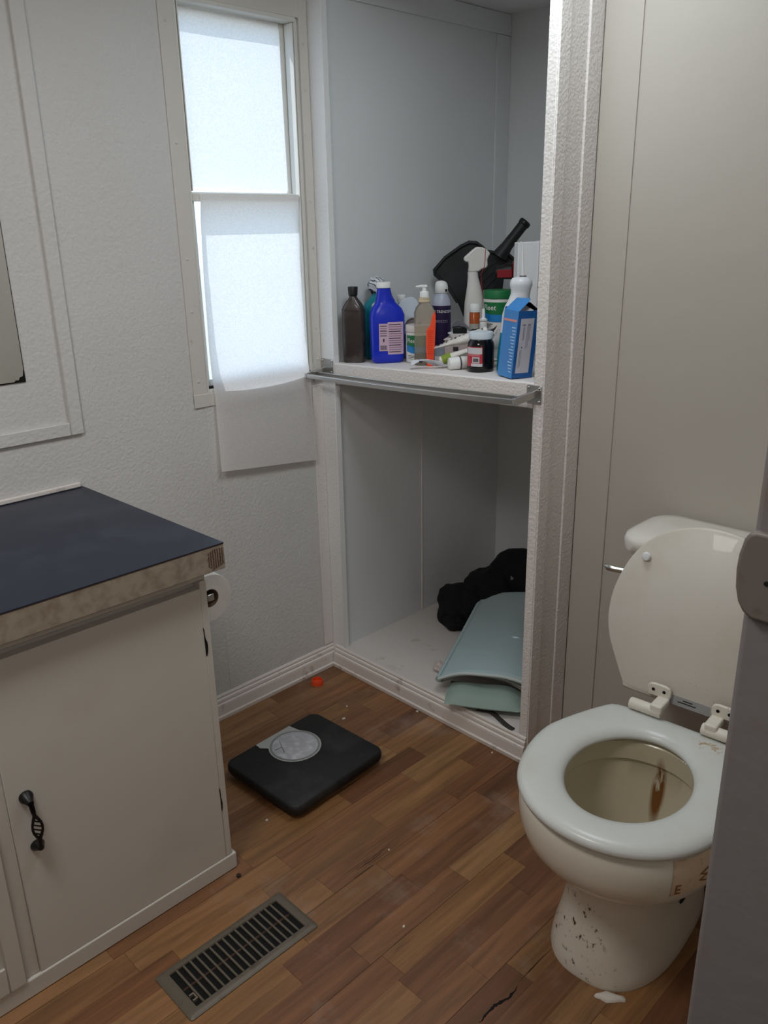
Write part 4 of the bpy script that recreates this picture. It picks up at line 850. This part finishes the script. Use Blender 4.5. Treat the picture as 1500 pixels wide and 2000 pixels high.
# orange pick
b = item('orange_comb', 'bright orange plastic comb standing beside the pump bottle', 'comb', 0.352, 0.098, A45)
M_ORG = mat('fluorescent_orange', srgb(250, 84, 48), 0.4)
oo = [(-0.0085, 0.0), (0.0085, 0.0), (0.0115, 0.05), (0.0120, 0.10), (0.0115, 0.128), (0.0085, 0.1325), (0.0055, 0.1315), (0.0015, 0.122), (-0.0025, 0.100), (-0.0095, 0.094), (-0.0125, 0.085), (-0.0120, 0.04)]
new_obj('blade', prism_me('ob', oo, -0.003, 0.003), M_ORG, b, bevel=(0.0012, 2))
for k in range(16):
    z = 0.018+k*0.0046
    new_obj('ridge', box_me('rg', (-0.0085, -0.0038, z), (0.0060, -0.0029, z+0.0014)), mat('orange_ridge', srgb(226, 62, 34), 0.5), b)
for q in list(b.children): q.rotation_euler = (0, R_(1.5), 0); q.scale = (1.0, 1.0, 1.10)

# white oval dish and grey round case leaning behind
b = item('oval_lid', 'pale translucent oval plastic lid leaning behind the small jar', 'lid', 0.190, 0.188, R_(48))
ov = [(0.036*math.cos(t), 0.060*math.sin(t)) for t in [2*math.pi*i/40 for i in range(40)]]
ov = [(x_*math.cos(0.45)+z_*math.sin(0.45)-0.012, -x_*math.sin(0.45)+z_*math.cos(0.45)+0.122) for x_, z_ in ov]
o = new_obj('lid_disc', prism_me('lid', ov, -0.002, 0.004), mat('frosted_plastic', srgb(196, 206, 216), 0.4), b, bevel=(0.0018, 2))
o.rotation_euler = (R_(-8), 0, 0)
new_obj('prop', box_me('prop', (-0.04, 0.001, 0.0), (0.02, 0.035, 0.072)), mat('grey_carton', srgb(150, 148, 150), 0.7), b, bevel=(0.001, 1))
b = item('grey_case', 'small round grey plastic case in front of the oval lid', 'case', 0.228, 0.183, R_(46))
o = lathe('case_rim', [(0.026, 0.0), (0.027, 0.002), (0.027, 0.009), (0.0245, 0.010), (0.0235, 0.004), (0.001, 0.0035)], mat('grey_shell', srgb(120, 112, 110), 0.35), b, 36)
o.matrix_local = Matrix.Translation((-0.012, 0.012, 0.094)) @ Matrix.Rotation(R_(82), 4, 'X')
lathe('case_stand', [(0.013, 0.0), (0.013, 0.066), (0.001, 0.067)], mat('grey_shell2', srgb(150, 146, 146), 0.5), b, 24, cx=-0.012, cy=0.010)

# purple-label bottle
b = item('purple_label_bottle', 'grey bottle with dark purple label and white flip cap', 'bottle', 0.222, 0.292)
M_LAV = mat('lavender_grey_plastic', srgb(176, 182, 198), 0.35)
lathe('body', [(0.027, 0.0), (0.029, 0.003), (0.029, 0.150), (0.026, 0.165), (0.018, 0.180), (0.0165, 0.183)], M_LAV, b, 36)
g = band('label', 0.0292, 0.03, 0.148, FR-1.5, FR+1.15, m=mat('purple_label', srgb(40, 26, 66), 0.45), parent=b)
text_cyl('lettering', 'TRENDSPR', 0.0105, M_WINK, g, 0.0304, FR-0.55, 0.128)
text_cyl('lettering', 'BREEZES', 0.0105, mat('lilac_ink', srgb(150, 140, 160), 0.6), g, 0.0304, FR-0.70, 0.100)
cc = circ(0.0048, 0, 18)
me = pydata('dot', [(0.0305*math.cos(FR-0.80+x_/0.0305), 0.0305*math.sin(FR-0.80+x_/0.0305), 0.132+y_) for x_, y_, _ in cc], [tuple(range(18))]); new_obj('emblem', me, mat('copper_ink', srgb(196, 130, 90), 0.5), g)
loft('flip_cap', [circ(0.018, 0.1832, 28), circ(0.0195, 0.185, 28), circ(0.0195, 0.200, 28), circ(0.0175, 0.211, 28, -0.001), circ(0.012, 0.217, 28, -0.002), circ(0.003, 0.219, 28, -0.002)], M_CAPW, b, smooth=50)
new_obj('cap_notch', box_me('cn', (0.010, -0.0185, 0.188), (0.0155, -0.012, 0.195)), M_HOLE, b)

# white trigger sprayer
b = item('spray_bottle', 'white trigger spray bottle with a thin red stripe', 'spray bottle', 0.285, 0.372, A45)
M_SPR = mat('spray_white', srgb(222, 218, 214), 0.4)
loft('body', [se(0.0, 0.030, 0.024, 2.8), se(0.004, 0.033, 0.027, 2.8), se(0.090, 0.033, 0.027, 2.6), se(0.150, 0.030, 0.024, 2.4, 36, -0.001), se(0.200, 0.020, 0.018, 2.2, 36, -0.004), se(0.225, 0.0155, 0.0155, 2, 36, -0.007), se(0.240, 0.0150, 0.0150, 2, 36, -0.008)], M_SPR, b, smooth=60)
new_obj('trigger_head', prism_me('th', [(-0.022, 0.240), (0.010, 0.240), (0.016, 0.2465), (0.030, 0.250), (0.035, 0.256), (0.0335, 0.274), (0.0375, 0.283), (0.0420, 0.291), (0.0300, 0.303), (0.018, 0.3085), (0.002, 0.310), (-0.012, 0.300), (-0.032, 0.283), (-0.036, 0.276), (-0.031, 0.268), (-0.022, 0.268), (-0.020, 0.255)], -0.013, 0.013), M_SPR, b, bevel=(0.004, 3))
tube('red_stripe', [(0.027, -0.0139, 0.303), (0.026, -0.0139, 0.270), (0.024, -0.0139, 0.252), (0.0155, -0.012, 0.235), (0.0165, -0.017, 0.21), (0.0215, -0.022, 0.17), (0.0245, -0.0245, 0.12)], 0.0010, mat('dark_red', srgb(150, 40, 56), 0.5), b, 6)

# dustpan leaning at the back
b = thing('dustpan', 'black plastic dustpan leaning against the closet wall', 'dustpan', (0.078, 0.420, zs(0.23)+0.001), A45)
M_DP = mat('black_dustpan', srgb(30, 31, 33), 0.5, vary=(12, srgb(44, 46, 48), 0.45, 0.7))
K = 1.035
dp = [(0.0, 0.234), (0.033, 0.270), (0.080, 0.302), (0.105, 0.3135), (0.127, 0.312), (0.146, 0.298), (0.159, 0.286), (0.174, 0.284), (0.193, 0.280), (0.228, 0.274), (0.243, 0.262), (0.235, 0.245), (0.218, 0.236), (0.212, 0.181), (0.209, 0.0), (0.129, 0.0), (0.073, 0.137), (0.042, 0.184), (0.017, 0.209), (0.002, 0.222)]
dp = [(x_*K, z_*K-0.004 if z_ > 0.01 else z_) for x_, z_ in dp]
pan = new_obj('pan', prism_me('pan', dp, -0.003, 0.003), M_DP, b, bevel=(0.0015, 2))
rim = [(x_, -0.006, z_) for x_, z_ in dp[-4:]+dp[:12]]
new_obj('rim', tube_me('rim', rim, 0.0055, 8), M_DP, b, smooth=60)
hdl = [Vector((0.200, -0.008, 0.268))*1.0, Vector((0.218, -0.014, 0.296)), Vector((0.240, -0.016, 0.325)), Vector((0.268, -0.016, 0.360))]
new_obj('handle', tube_me('hd', [tuple(q*K) for q in hdl], [0.026, 0.0185, 0.0165, 0.0165], 14), M_DP, b, smooth=60)
new_obj('handle_end', tube_me('he', [tuple(q*K) for q in (Vector((0.264, -0.016, 0.355)), Vector((0.2665, -0.016, 0.358)), Vector((0.272, -0.016, 0.365)), Vector((0.274, -0.016, 0.3675)))], [0.0165, 0.019, 0.019, 0.016], 16), M_CAPB, b, smooth=50)
for k in range(7):
    z0 = 0.235-k*0.024
    new_obj('rib', tube_me('rib', [(0.130+0.004*k, -0.0045, z0-0.03), (0.175+0.002*k, -0.0055, z0+0.012), (0.196, -0.0045, z0+0.026)], 0.0022, 6), mat('rib_black', srgb(48, 49, 52), 0.45), b, smooth=60)

# red and black cordless drill
b = item('cordless_drill', 'dark red and black cordless drill behind the green-lidded jar', 'drill', 0.372, 0.512, A45)
M_DRED = mat('drill_red', srgb(122, 26, 34), 0.4); M_DBLK = mat('drill_black', srgb(24, 20, 22), 0.5)
new_obj('motor_housing', prism_me('mh', [(-0.045, 0.205), (0.020, 0.195), (0.034, 0.205), (0.038, 0.230), (0.036, 0.262), (0.024, 0.274), (-0.020, 0.278), (-0.048, 0.268), (-0.052, 0.240)], -0.026, 0.026), M_DRED, b, bevel=(0.008, 3))
new_obj('gear_case', tube_me('gc', [(-0.052, 0, 0.242), (-0.070, 0, 0.241), (-0.085, 0, 0.240), (-0.100, 0, 0.240)], [0.024, 0.023, 0.018, 0.014], 16), M_DBLK, b, smooth=45)
new_obj('side_badge', prism_me('sb', rrect(0.046, 0.024, 0.004, 3, -0.075, 0.236), -0.031, -0.0245), mat('badge_red', srgb(150, 34, 44), 0.45), b, bevel=(0.0015, 2))
new_obj('top_pad', prism_me('tp', [(-0.040, 0.272), (0.022, 0.270), (0.034, 0.262), (0.036, 0.268), (0.026, 0.280), (-0.018, 0.285), (-0.040, 0.281)], -0.018, 0.018), M_DBLK, b, bevel=(0.003, 2))
new_obj('grip', prism_me('gr', [(-0.022, 0.206), (0.020, 0.206), (0.020, 0.150), (0.026, 0.070), (-0.012, 0.070), (-0.010, 0.150)], -0.018, 0.018), M_DBLK, b, bevel=(0.006, 3))
new_obj('battery', prism_me('bt', [(-0.050, 0.0), (0.036, 0.0), (0.036, 0.070), (-0.036, 0.070), (-0.050, 0.055)], -0.034, 0.034), M_DBLK, b, bevel=(0.005, 3))
for k in range(3):
    new_obj('logo_stroke', box_me('ls', (-0.024+k*0.014, -0.0268, 0.232), (-0.014+k*0.014, -0.0258, 0.242)), mat('logo_pink', srgb(196, 130, 136), 0.5), b)
b.scale = (0.97, 0.97, 0.97)

# flat carton that lifts the small items
b = item('flat_carton', 'pale pinkish carton lying flat behind the orange comb', 'carton', 0.385, 0.262, R_(30))
new_obj('box', box_me('bx', (-0.085, -0.050, 0.0), (0.060, 0.050, 0.060)), mat('pale_carton', srgb(206, 190, 186), 0.7), b, bevel=(0.0015, 2))
new_obj('flap', box_me('fp', (-0.088, -0.052, 0.0602), (0.030, 0.045, 0.0625)), mat('carton_flap', srgb(222, 208, 204), 0.7), b, bevel=(0.0008, 1))
new_obj('print_mark', box_me('pm', (-0.060, -0.0512, 0.030), (-0.045, -0.0499, 0.042)), M_INK, b)
CT = 0.0628
b = item('white_tray', 'white plastic tray edge with clear wrapping on the carton', 'tray', 0.345, 0.250, A45, CT)
loft('tray', [se(0.0, 0.036, 0.020, 4), se(0.003, 0.040, 0.023, 4), se(0.010, 0.042, 0.025, 4), se(0.0125, 0.046, 0.028, 4), se(0.0135, 0.044, 0.026, 4), se(0.006, 0.038, 0.021, 4)], M_WHITEPL, b, smooth=40)
cloth_grid('clear_wrap', 12, 8, lambda u, v: (-0.040+0.068*u, -0.012+0.02*v, 0.0105+0.040*math.sin(math.pi*(0.08+0.9*u**0.7))*(1-0.5*v)), mat('clear_film', srgb(190, 190, 200), 0.15, trans=0.6, ior=1.1), b, 0.0008)
new_obj('black_core', box_me('bc', (-0.030, 0.004, 0.007), (0.010, 0.018, 0.030)), M_CAPB, b, bevel=(0.004, 2))
b = item('pill_bottle', 'amber pill bottle with white cap behind the clutter', 'pill bottle', 0.350, 0.292, A45, CT)
lathe('body', [(0.0140, 0.0), (0.0150, 0.001), (0.0150, 0.066), (0.0135, 0.068)], mat('amber_plastic', srgb(170, 78, 30), 0.2), b, 28)
band('label', 0.0151, 0.004, 0.036, FR-1.3, FR+1.5, m=mat('grey_paper', srgb(168, 164, 156), 0.6), parent=b)
lathe('cap', [(0.0160, 0.0682), (0.0163, 0.070), (0.0163, 0.084), (0.0140, 0.091), (0.001, 0.0925)], M_CAPW, b, 28)
b = item('dropper_bottle', 'tiny white dropper bottle beside the amber pill bottle', 'bottle', 0.388, 0.285, A45, CT)
lathe('body', [(0.0100, 0.0), (0.0105, 0.001), (0.0105, 0.040), (0.0075, 0.043), (0.0075, 0.0445)], M_CAPW, b, 22)
lathe('nozzle', [(0.0110, 0.0447), (0.0115, 0.046), (0.0115, 0.050), (0.0070, 0.0515), (0.0048, 0.054), (0.0040, 0.076), (0.0030, 0.079), (0.0005, 0.0795)], M_CAPW, b, 22)
# black hair claw
b = item('hair_claw', 'black plastic hair claw clip lying on the carton', 'hair clip', 0.418, 0.240, A45, CT)
blob('shell', (0, 0, 0.014), (0.034, 0.016, 0.015), 31, M_CAPB, b, 24, 14, 0.14, 3)
for k in range(6):
    x_ = -0.028+k*0.011
    new_obj('tooth', tube_me('t', [(x_, -0.010, 0.012), (x_+0.003, -0.019, 0.016), (x_+0.006, -0.022, 0.006+0.004*(k % 2))], [0.003, 0.0024, 0.0008], 6), M_CAPB, b, smooth=60)
new_obj('tooth', tube_me('t', [(0.024, 0, 0.020), (0.036, 0, 0.027), (0.043, 0, 0.036)], [0.005, 0.003, 0.0006], 6), M_CAPB, b, smooth=60)

# tubes and wrapper
M_TUBE = mat('tube_white', srgb(222, 218, 212), 0.45, vary=(30, srgb(200, 190, 184), 0.5, 0.8))
def squeeze_tube(name, label, p0, p1, w0, r1, cap_len, capm, text=None):
    """flat crimped end at p0, round shoulder and cap at p1 (world points of the axis)"""
    p0, p1 = Vector(p0), Vector(p1); d = (p1-p0); L_ = d.length; d.normalize(); s = Vector((-d.y, d.x, 0)).normalized(); upv = s.cross(d)*-1
    if upv.z < 0: upv = -upv
    e = thing(name, label, 'tube', p0); rings = []
    for t, a, h in ((0, w0, 0.0010), (0.04, w0, 0.0012), (0.08, w0*0.98, 0.002), (0.35, lerp(w0, r1, 0.4), r1*0.55), (0.7, lerp(w0, r1, 0.8), r1*0.85), (0.93, r1, r1), (0.97, r1*0.96, r1*0.96), (1.0, r1*0.55, r1*0.55)):
        c = d*L_*t
        rings.append([tuple(c+s*a*math.cos(2*math.pi*i/22)+upv*h*math.sin(2*math.pi*i/22)) for i in range(22)])
    loft('body', rings, M_TUBE, e, smooth=50)
    if cap_len:
        new_obj('cap', tube_me('cap', [tuple(d*(L_+0.0005)), tuple(d*(L_+0.002)), tuple(d*(L_+cap_len-0.002)), tuple(d*(L_+cap_len))], [r1*0.93, r1*1.02, r1*0.98, r1*0.88], 22), capm, e, smooth=40)
    return e, d, s, upv, L_
zt = zs(0.47)
e, d, s, upv, L_ = squeeze_tube('cream_tube', 'white cream tube with white cap lying at the shelf edge, pointing left', (0.523, 0.172, zt+0.024), (0.466, 0.090, zt+0.0176), 0.020, 0.0165, 0.030, M_CAPW)
new_obj('seam_ring', tube_me('sr', [tuple(d*(L_-0.001)), tuple(d*(L_+0.0015))], 0.0171, 22), mat('dark_line', srgb(70, 64, 80), 0.6), e, smooth=40)
e, d, s, upv, L_ = squeeze_tube('printed_tube', 'long white tube with bold black print propped behind the green-banded tube', (0.352, 0.118, 1.080), (0.462, 0.196, 1.116), 0.029, 0.0175, 0.012, M_CAPW)
for k, (t0, ln, wd) in enumerate(((0.05, 0.009, 0.026), (0.15, 0.005, 0.040), (0.24, 0.004, 0.036), (0.33, 0.007, 0.020), (0.42, 0.006, 0.028), (0.51, 0.005, 0.020), (0.60, 0.005, 0.016), (0.68, 0.005, 0.012))):
    V = []
    for tt in (t0*L_, t0*L_+ln):
        for q in (-0.5, 0.5):
            h = float(np.interp(tt/L_, [0, 0.08, 0.35, 0.7, 0.93], [0.001, 0.002, 0.0096, 0.0149, 0.0175]))
            V.append(tuple(d*tt+s*(q*wd*0.8+0.004*((k % 2)-0.5))+upv*(h*0.95+0.0012)))
    new_obj('bold_print', pydata('bp', V, [(0, 1, 3, 2)]), M_INK, e)
e, d, s, upv, L_ = squeeze_tube('striped_tube', 'slim white tube with green band leaning across the tubes', (0.486, 0.156, 1.092), (0.404, 0.078, 1.051), 0.017, 0.0115, 0.0, M_CAPW)
new_obj('green_band', tube_me('gb', [tuple(d*(L_*0.72)), tuple(d*(L_*0.93))], [0.0128, 0.0122], 18), mat('leaf_green', srgb(128, 150, 48), 0.5), e, smooth=40)
w_ = item('foil_wrapper', 'crumpled white foil wrapper with dark print at the shelf edge', 'wrapper', 0.380, 0.052, R_(42))
M_WRAP = mat('white_foil', srgb(220, 222, 228), 0.3)
cloth_grid('foil', 12, 8, lambda u, v: (-0.042+0.090*u, -0.016+0.030*v+0.006*math.sin(3*u), 0.004+0.024*abs(math.sin(2.2*u+0.5+1.1*v))*(0.6+0.4*u)+0.004*math.sin(7*v+4*u)**2), M_WRAP, w_, 0.0008)
new_obj('print_mark', box_me('pm', (-0.020, -0.0180, 0.0180), (-0.010, -0.0165, 0.0240)), M_INK, w_)
b = item('plastic_bag', 'crumpled clear plastic bag between the black jar and the large green-lidded jar', 'plastic bag', 0.530, 0.215, A45)
blob('bag', (0, 0, 0.048), (0.050, 0.026, 0.050), 41, mat('bag_film', srgb(206, 206, 206), 0.25, trans=0.35, ior=1.1), b, 34, 20, 0.14, 3.2)

# black jar with red label
b = item('vitamin_jar', 'black jar with white lid and red label', 'jar', 0.532, 0.096)
M_JBLK = mat('jar_black', srgb(16, 15, 18), 0.15)
lathe('body', [(0.032, 0.0), (0.0345, 0.003), (0.0350, 0.010), (0.0350, 0.066), (0.0330, 0.076), (0.0290, 0.081), (0.0285, 0.083)], M_JBLK, b, 40)
lathe('lid', [(0.0300, 0.0832), (0.0318, 0.085), (0.0318, 0.098), (0.0300, 0.1015), (0.001, 0.1022)], mat('lid_bluish_white', srgb(206, 216, 224), 0.4), b, 40)
g = band('label', 0.0352, 0.016, 0.066, FR-1.35, FR+0.02, m=mat('red_label', srgb(186, 44, 60), 0.5), parent=b)
band('label_white', 0.0359, 0.048, 0.064, FR-1.30, FR-0.02, n=12, th=0.0003, m=mat('label_grey_white', srgb(206, 204, 208), 0.6), parent=g)
band('label_white', 0.0359, 0.016, 0.0235, FR-0.85, FR+0.02, n=12, th=0.0003, m=MATS['label_grey_white'], parent=g)
band('label_white', 0.0359, 0.0250, 0.040, FR-0.75, FR-0.20, n=12, th=0.0003, m=MATS['label_grey_white'], parent=g)
band('barcode', 0.0364, 0.028, 0.037, FR-0.68, FR-0.27, n=8, th=0.0003, m=mat('barcode_grey', srgb(96, 92, 92), 0.6), parent=g)
for k in range(4): band('small_print', 0.0360, 0.0425+k*0.0013*0+0.0015*k, 0.0432+0.0015*k, FR-1.25, FR-0.15, n=8, th=0.0002, m=mat('print_pale', srgb(226, 150, 156), 0.6), parent=g)

# oral irrigator
b = item('oral_irrigator', 'white oral irrigator with thin nozzle and teal lower tank', 'oral irrigator', 0.606, 0.122)
fp = [(0.000, 0.030, 0.0), (0.003, 0.033, 0.0), (0.045, 0.0325, 0.001), (0.100, 0.0300, 0.004)]
fp2 = [(0.1002, 0.0300, 0.004), (0.145, 0.0305, 0.009), (0.165, 0.0290, 0.013), (0.180, 0.0265, 0.019), (0.195, 0.0240, 0.022), (0.205, 0.0250, 0.023), (0.216, 0.0282, 0.023), (0.226, 0.0275, 0.023), (0.233, 0.0225, 0.023), (0.2365, 0.0140, 0.024)]
loft('water_tank', [circ(r, z, 32, cx) for z, r, cx in fp], mat('teal_tank', srgb(20, 150, 176), 0.15, trans=0.3, ior=1.2), b, smooth=50)
loft('handle', [circ(r, z, 32, cx) for z, r, cx in fp2], mat('device_white', srgb(224, 226, 230), 0.3), b, smooth=60)
lathe('nozzle_seat', [(0.0090, 0.2366), (0.0090, 0.2385), (0.001, 0.239)], M_CAPB, b, 18, cx=0.027)
tube('nozzle', [(0.027, 0, 0.2387), (0.026, 0, 0.250), (0.0245, 0, 0.290), (0.0225, 0, 0.312), (0.0180, 0, 0.3195)], [0.0045, 0.0032, 0.0026, 0.0022, 0.0022], M_CAPW, b, 10)

# white polystyrene block and its box
b = item('foam_block', 'white packing foam block standing at the right of the shelf', 'foam', 0.520, 0.330, A45)
M_FOAM = mat('foam_white', srgb(232, 232, 234), 0.8, bump=(90, 0.1))
new_obj('block', prism_me('fb', [(-0.045, 0.0), (0.012, 0.0), (0.012, 0.318), (-0.045, 0.316)], -0.02, 0.05), M_FOAM, b, bevel=(0.002, 2))
new_obj('side_panel', prism_me('fb2', [(0.0125, 0.200), (0.080, 0.200), (0.080, 0.321), (0.0125, 0.319)], -0.028, 0.05), M_FOAM, b, bevel=(0.002, 2))
new_obj('side_panel', prism_me('fb3', [(0.0125, 0.0), (0.080, 0.0), (0.080, 0.199), (0.0125, 0.199)], -0.020, 0.05), M_FOAM, b, bevel=(0.002, 2))

# blue carton, open at the top, leaning a little
b = thing('blue_carton', 'open blue product carton with a grey text panel', 'carton', (0.690, 0.019, zs(0.70)+0.002), R_(65))
M_CB = mat('carton_blue', srgb(20, 84, 150), 0.4); M_CB2 = mat('carton_light_blue', srgb(58, 134, 204), 0.4); M_CIN = mat('carton_inside', srgb(190, 186, 184), 0.8)
WX, WYD, HH, TT = 0.055, 0.072, 0.160, 0.0009
def shear(me):
    for v in me.vertices: v.co.x += 0.085*v.co.z; v.co.y -= 0.02*v.co.z
    return me
new_obj('text_side', shear(box_me('ts', (0, 0, 0), (WX, TT, HH))), M_CB, b)
new_obj('text_side', shear(box_me('ts', (0, WYD-TT, 0), (WX, WYD, HH+0.006))), M_CB, b)
new_obj('print_side', shear(box_me('ps', (-TT, 0, 0), (0, WYD, HH))), M_CB2, b)
new_obj('print_side', shear(box_me('ps', (WX, 0, 0), (WX+TT, WYD, HH+0.004))), M_CB, b)
new_obj('bottom', shear(box_me('bt', (0, TT, 0.0), (WX, WYD-TT, TT))), M_CB, b)
fl_ = pydata('flap', [(0, 0.0, HH), (0, WYD, HH), (0.030, WYD, HH+0.026), (0.034, 0.014, HH+0.028), (0.022, 0.002, HH+0.020), (0.001, 0.0, HH-0.001), (0.001, WYD, HH-0.001), (0.031, WYD, HH+0.025), (0.035, 0.014, HH+0.027), (0.023, 0.002, HH+0.019)], [(0, 1, 2, 3, 4), (9, 8, 7, 6, 5), (0, 4, 9, 5), (4, 3, 8, 9), (3, 2, 7, 8), (2, 1, 6, 7), (1, 0, 5, 6)])
new_obj('top_flap', shear(fixn(fl_)), M_CB2, b)
new_obj('inner_flap', shear(fixn(pydata('if', [(0.004, 0.004, HH-0.004), (0.045, 0.004, HH-0.002), (0.030, 0.03, HH+0.012), (0.010, 0.03, HH+0.010), (0.004, 0.005, HH-0.005), (0.045, 0.005, HH-0.003), (0.030, 0.031, HH+0.011), (0.010, 0.031, HH+0.009)], [(0, 1, 2, 3), (7, 6, 5, 4), (0, 4, 5, 1), (1, 5, 6, 2), (2, 6, 7, 3), (3, 7, 4, 0)]))), M_CIN, b)
new_obj('opening_shade_flap', shear(fixn(pydata('sf', [(WX, 0.002, HH), (WX, WYD, HH), (WX-0.022, WYD, HH+0.020), (WX-0.020, 0.012, HH+0.018), (WX, 0.002, HH-0.001), (WX, WYD, HH-0.001), (WX-0.022, WYD, HH+0.019), (WX-0.020, 0.012, HH+0.017)], [(0, 1, 2, 3), (7, 6, 5, 4), (0, 4, 5, 1), (1, 5, 6, 2), (2, 6, 7, 3), (3, 7, 4, 0)]))), M_CAPB, b)  # black flap, the shade of the open carton put into its colour
pn = new_obj('text_panel', shear(box_me('tp', (0.008, -0.0005, 0.012), (0.044, -0.0001, 0.142))), mat('panel_grey', srgb(186, 184, 192), 0.6), b)
M_PT = mat('panel_print', srgb(128, 124, 138), 0.7)
for k, (x0, z0, z1) in enumerate(((0.0135, 0.025, 0.068), (0.0165, 0.028, 0.068), (0.0170, 0.090, 0.122), (0.0195, 0.092, 0.122), (0.0275, 0.070, 0.124), (0.0310, 0.074, 0.124), (0.0345, 0.090, 0.124))):
    new_obj('panel_print', shear(box_me('pp', (x0, -0.0008, z0), (x0+0.0012, -0.0005, z1))), M_PT, pn)
for x0, z0, m_ in ((0.030, 0.127, M_PT), (0.016, 0.127, M_PT), (0.0155, 0.074, M_CAPB)):
    new_obj('panel_print', shear(fixn(prism_me('ic', rrect(0.008 if m_ is M_PT else 0.003, 0.004 if m_ is M_PT else 0.003, 0.001, 3, x0+0.002, z0), -0.0009, -0.0005))), m_, pn)
M_CWI = mat('carton_white_ink', srgb(186, 212, 236), 0.6)
for k in range(15):
    z0 = 0.014+k*0.0075
    new_obj('side_print', shear(box_me('sp', (-TT-0.0004, 0.006, z0), (-TT, 0.006+0.012+0.010*((k*5) % 4)/3, z0+0.0022))), M_CWI, b)
new_obj('side_stripe', shear(box_me('ss', (-TT-0.0004, 0.004, 0.134), (-TT, WYD-0.004, 0.139))), mat('salmon_ink', srgb(232, 150, 140), 0.6), b)

# small pale emblem on the black garment
em = text_me('b', 0.020)
for v in em.vertices: v.co = Vector((0.085+v.co.x*0.7, 0.083+v.co.x*0.7, 0.150+v.co.y))
em.materials.clear(); new_obj('emblem', em, mat('emblem_white', srgb(196, 196, 194), 0.7), bh)
